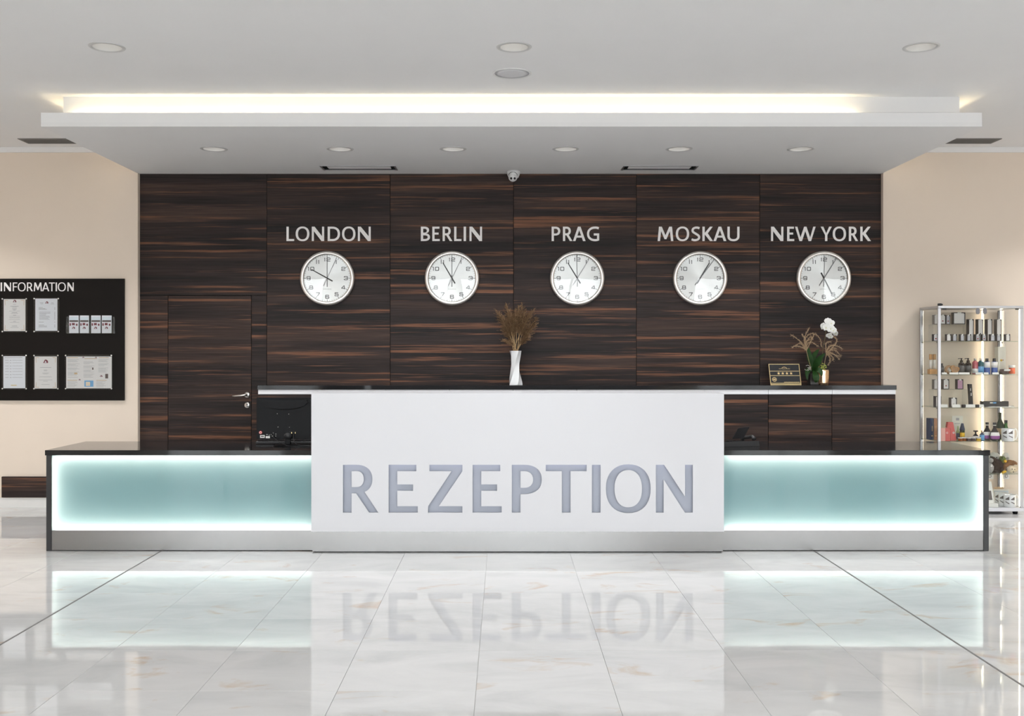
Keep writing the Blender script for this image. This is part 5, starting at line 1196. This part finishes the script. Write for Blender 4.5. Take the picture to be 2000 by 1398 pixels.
def flask(x, hpx, d, z, rpx, mat, label, lab, grp):
    """flattened round wine bottle"""
    X = PX(x, d); R = rpx*d/F; Hh = hpx*d/F; z += .0006; t = thing('wine_bottle', (X, d, z), label, 'bottle', grp)
    prof = [(.55,0),(.75,.03),(.98,.16),(1,.28),(.86,.44),(.5,.60),(.30,.72),(.28,.90)]
    S_ = Matrix.Translation((X, d, z)) @ Matrix.Diagonal((1, .55, 1, 1))
    MB().lathe([(r*R, h*Hh) for r, h in prof], (0,0,0), 24).xf(S_).build('body', M[mat], t)
    MB().lathe([(.32*R, .88*Hh), (.34*R, .9*Hh), (.34*R, Hh), (.001, Hh*1.002)], (0,0,0), 16).xf(S_).build('cap', M['ink'], t)
    MB().lathe([(.31*R, .83*Hh), (.33*R, .835*Hh), (.33*R, .87*Hh), (.31*R, .875*Hh)], (0,0,0), 16, caps=False).xf(S_).build('neck_band', M['ivory'], t)
    if lab:
        for nm, mt, h0, h1 in (('upper_label', 'jcard', .28, .47), ('lower_label', 'purple', .10, .28)):
            n = 6; pf = []
            for k in range(n+1):
                h = h0+(h1-h0)*k/n
                for (r0, a0), (r1, a1) in zip(prof, prof[1:]):
                    if a0 <= h <= a1: r = r0+(r1-r0)*(h-a0)/(a1-a0)
                pf.append((r*R*1.03, h*Hh))
            MB().lathe(pf, (0,0,0), 14, a0=-PI*.88, a1=-PI*.12, caps=False).xf(S_).build(nm, M[mt], t)
    return t
flask(1928, 35, 9.30, z3, 9.5, 'bocks', 'flat round dark wine bottle with purple label, rear left of the pair', True, 'flat wine bottles')
flask(1942.5, 35.5, 9.245, z3, 9.8, 'bocks', 'flat round dark wine bottle with purple label, front right of the pair', True, 'flat wine bottles')
bottle('wine_bottle', 1953, 53, 9.37, z3, 7.5, [(.95,0),(1,.03),(1,.55),(.45,.72),(.40,.76),(.40,1)], [('body','green'),('label','ochre',.2,.42)], 'tall dark green wine bottle at the back of the fourth shelf')
bottle('wine_bottle', 1964.5, 38, 9.36, z3, 4.4, [(.95,0),(1,.03),(1,.6),(.66,.7),(.66,1)], [('body','bgreen'),('cap','ink',.86,1.0)], 'bright green small bottle behind the photo mug')
def mug(x, d, z, rpx, hpx, label, grp, a_off=0.0):
    X = PX(x, d); R = rpx*d/F; Hh = hpx*d/F; z += .0006; t = thing('photo_mug', (X, d, z), label, 'mug', grp)
    MB().lathe([(R*.95, 0), (R, .003), (R, Hh), (R*.94, Hh), (R*.92, .006), (.001, .005)], (X, d, z), 28, caps=False).lathe([(.001, 0), (R*.95, 0)], (X, d, z), 28).build('cup', M['ceramic'], t)
    hp = [Vector((X+R*.98, d, z+Hh*.88)), Vector((X+R*1.25, d-.004, z+Hh*.98)), Vector((X+R*1.5, d-.008, z+Hh*.72)), Vector((X+R*1.45, d-.008, z+Hh*.35)), Vector((X+R*1.2, d-.004, z+Hh*.12)), Vector((X+R*.98, d, z+Hh*.14))]
    MB().tube(smooth3(hp), .006, 8).build('handle', M['ceramic'], t)
    for (a, h0, h1, sk) in ((-.80, .60, .88, 1), (-.50, .60, .88, 1), (-.80, .24, .48, 0), (-.50, .24, .48, 0)):
        mb = MB(); n = 5; aa = PI*a+a_off; vs = []
        for k in range(n+1):
            an = aa+.42*(k/n-.5)*1.6; u = k/n
            lo, hi = (h0, h0+(h1-h0)*(.25+.75*u)) if sk else (h0+(h1-h0)*(.75-.7*u), h1-(h1-h0)*.55*u)
            for h in (lo, hi): vs.append((X+R*1.012*math.cos(an), d+R*1.012*math.sin(an), z+h*Hh))
        mb.add(vs, [(2*k, 2*k+2, 2*k+3, 2*k+1) for k in range(n)]); mb.build('photo_print', M['gray'], t)
mug(1968.5, 9.235, z3, 11.8, 24, 'white mug printed with grey pictures on the fourth shelf', 'photo mugs')
# fifth shelf: plush toys
def plush(name, label, blobs, mat, extras):
    """one furry lumpy body from overlapping lobes, plus eyes and beak"""
    c0 = blobs[0]; t = thing(name, (c0[0], c0[1], z4), label, 'plush toy', 'plush toys in the display cabinet')
    import bmesh
    for gi, (bl, mt, nm) in enumerate(((blobs, mat, 'body'),)):
        bm = bmesh.new()
        for (x, y, z, r, sx, sy, sz) in bl:
            for v in bmesh.ops.create_icosphere(bm, subdivisions=4, radius=1)['verts']:
                n_ = v.co.normalized(); k = 1+.09*noise.noise(n_*4+Vector((x*9, y*5, z*7)))+.08*noise.noise(n_*13)+.16*noise.noise(n_*37+Vector((x, y, z)))
                v.co = Vector((x+n_.x*r*sx*k-c0[0], y+n_.y*r*sy*k-c0[1], max(.001, z+n_.z*r*sz*k-z4)))
        me = bpy.data.meshes.new(nm); bm.to_mesh(me); bm.free(); me.polygons.foreach_set('use_smooth', [True]*len(me.polygons)); me.materials.append(M[mt])
        o = bpy.data.objects.new(nm, me); COL.objects.link(o); o.parent = t
    for (nm, mt, x, y, z, r) in extras:
        MB().lathe([(r*math.sin(PI*i/8)+1e-5, -r*math.cos(PI*i/8)) for i in range(9)], (x, y, z), 12, caps=False).build(nm, M[mt], t)
    return t
def B(x, y, d, r, sx=1, sy=1, sz=1): p = at(x, y, d); return (p.x, p.y, p.z, r, sx, sy, sz)
def EX(nm, mt, x, y, d, r): p = at(x, y, d); return (nm, mt, p.x, p.y, p.z, r)
plush('plush_seal', 'white plush seal with black eyes behind the brown plush on the fifth shelf', [B(1942, 893, 9.42, .052, 1.1, .9, .85), B(1944, 912, 9.43, .06, 1, .9, 1)], 'fur', [EX('eye', 'lens', 1946.5, 893.5, 9.372, .007), EX('eye', 'lens', 1938.5, 892, 9.374, .006), EX('nose', 'lens', 1935.5, 892, 9.375, .007)])
plush('plush_dog', 'white plush toy with grey ear at the back right of the fifth shelf', [B(1964.5, 893, 9.46, .034, .9, .9, 1.3), B(1963, 913, 9.46, .052, .9, .9, 1.1)], 'fur', [EX('ear', 'furgr', 1968, 895, 9.43, .013)])
plush('plush_duck', 'green headed plush duck with yellow beak on the fifth shelf', [B(1958, 896, 9.33, .027, 1, 1, .95), B(1957, 910, 9.36, .034, 1, 1, 1.2)], 'furg', [EX('beak', 'beak', 1963.2, 900.5, 9.30, .0135), EX('eye', 'lens', 1957.5, 894, 9.304, .005)])
plush('plush_bear', 'dark brown shaggy plush toy at the front of the fifth shelf', [B(1946, 909, 9.29, .060, .95, .8, 1.0), B(1939, 899, 9.29, .033), B(1951, 917, 9.27, .034), B(1941, 918, 9.28, .035)], 'furb', [EX('foot', 'beak', 1959, 922, 9.25, .013), EX('foot', 'beak', 1963, 921, 9.25, .011)])
plush('plush_hedgehog', 'cream plush hedgehog with tawny back at the right of the fifth shelf', [B(1977, 916, 9.27, .042, 1.15, .8, .75), B(1984, 913, 9.27, .026)], 'furc', [EX('eye', 'lens', 1977, 916, 9.228, .0045), EX('eye', 'lens', 1982, 916.5, 9.234, .004), EX('nose', 'lens', 1979.5, 921.5, 9.225, .005)])
plush('plush_beaver', 'tawny brown plush toy between the dark bear and the hedgehog', [B(1974, 906, 9.34, .045, 1.2, .9, .8), B(1966, 912, 9.32, .036), B(1980, 906, 9.32, .028)], 'furt', [])
plush('plush_owl', 'grey plush toy half hidden behind the desk corner', [B(1934, 914, 9.24, .036, .8, .8, 1.2), B(1935, 899, 9.25, .022)], 'furgr', [EX('eye', 'tagw', 1936, 910, 9.21, .009)])
# price signs hanging under the fifth shelf, souvenirs on the cabinet floor
for i, (a, b) in enumerate(((1926, 1940.5), (1959.5, 1971.5))):
    d = 9.50; t = thing('price_sign', (PX((a+b)/2, d), d, z4-.006-.05), 'small square sign with a round face hanging under the fifth shelf, %s one' % ('left', 'right')[i], 'sign', 'signs under the fifth shelf')
    MB().box(PX(a, d), PX(b, d), d, d+.003, PZ(935.5, d), z4-.0065).build('plate', M['jcard'], t)
    MB().lathe([(.010, -.001), (.015, -.001)], (PX((a+b)/2, d), d-.0003, PZ(929.5, d)), 18, axis='y', caps=False).build('round_mark', M['gray'], t)
mug(1972, 9.235, zB, 11, 24, 'white photo mug at the right front of the cabinet floor', 'photo mugs', .1)
mug(1961.5, 9.30, zB, 10.5, 24, 'white photo mug in the middle of the row on the cabinet floor', 'photo mugs')
mug(1953, 9.37, zB, 10, 24, 'white photo mug at the back of the row on the cabinet floor', 'photo mugs', -.1)
t = thing('picture_calendar', (PX(1955, 9.45), 9.45, zB), 'upright landscape picture with pale frame at the back of the cabinet floor', 'picture')
MB().box(PX(1939, 9.47), PX(1971, 9.47), 9.47, 9.476, zB+.0006, PZ(955, 9.47)).build('mount', M['ivory'], t)
MB().box(PX(1941, 9.47), PX(1969, 9.47), 9.468, 9.4695, PZ(968, 9.47), PZ(958, 9.47)).build('sky_print', M['skyp'], t)
MB().box(PX(1941, 9.47), PX(1969, 9.47), 9.467, 9.4695, PZ(975, 9.47), PZ(968.2, 9.47)).build('meadow_print', M['landscape'], t)
t = thing('desk_calendar', (PX(1937, 9.24), 9.24, zB), 'white standing calendar beside the desk corner on the cabinet floor', 'calendar')
mb = MB(); mb.add([at(1928, 986, 9.22), at(1941, 982, 9.22), at(1936, 940, 9.27), at(1928, 940, 9.27), at(1944, 983, 9.33), at(1928, 984, 9.33)], [(0,1,2,3),(1,4,2),(3,2,4,5),(0,5,4,1)]); mb.build('sheet', M['tagw'], t)
mb = MB(); mb.add([at(1929, 976, 9.227), at(1938.5, 976, 9.227), at(1935.5, 958, 9.246), at(1929, 958, 9.246)], [(0,1,2,3)]); mb.build('photo', M['gray'], t)
o = MB().bbox(PX(1925, 9.21), PX(1949, 9.21), 9.20, 9.30, zB+.0006, zB+.034, .002).build('brochure_stack', M['tagw']); tag(o, 'low stack of white brochures at the front of the cabinet floor', 'brochures')
o = MB().bbox(PX(1946, 9.5), PX(1961, 9.5), 9.50, 9.54, zB+.0006, PZ(952, 9.5), .003).build('orange_box', M['ochre']); tag(o, 'orange topped carton behind the landscape picture', 'carton')

for o in S.objects:
    if '_org' in o: del o['_org']
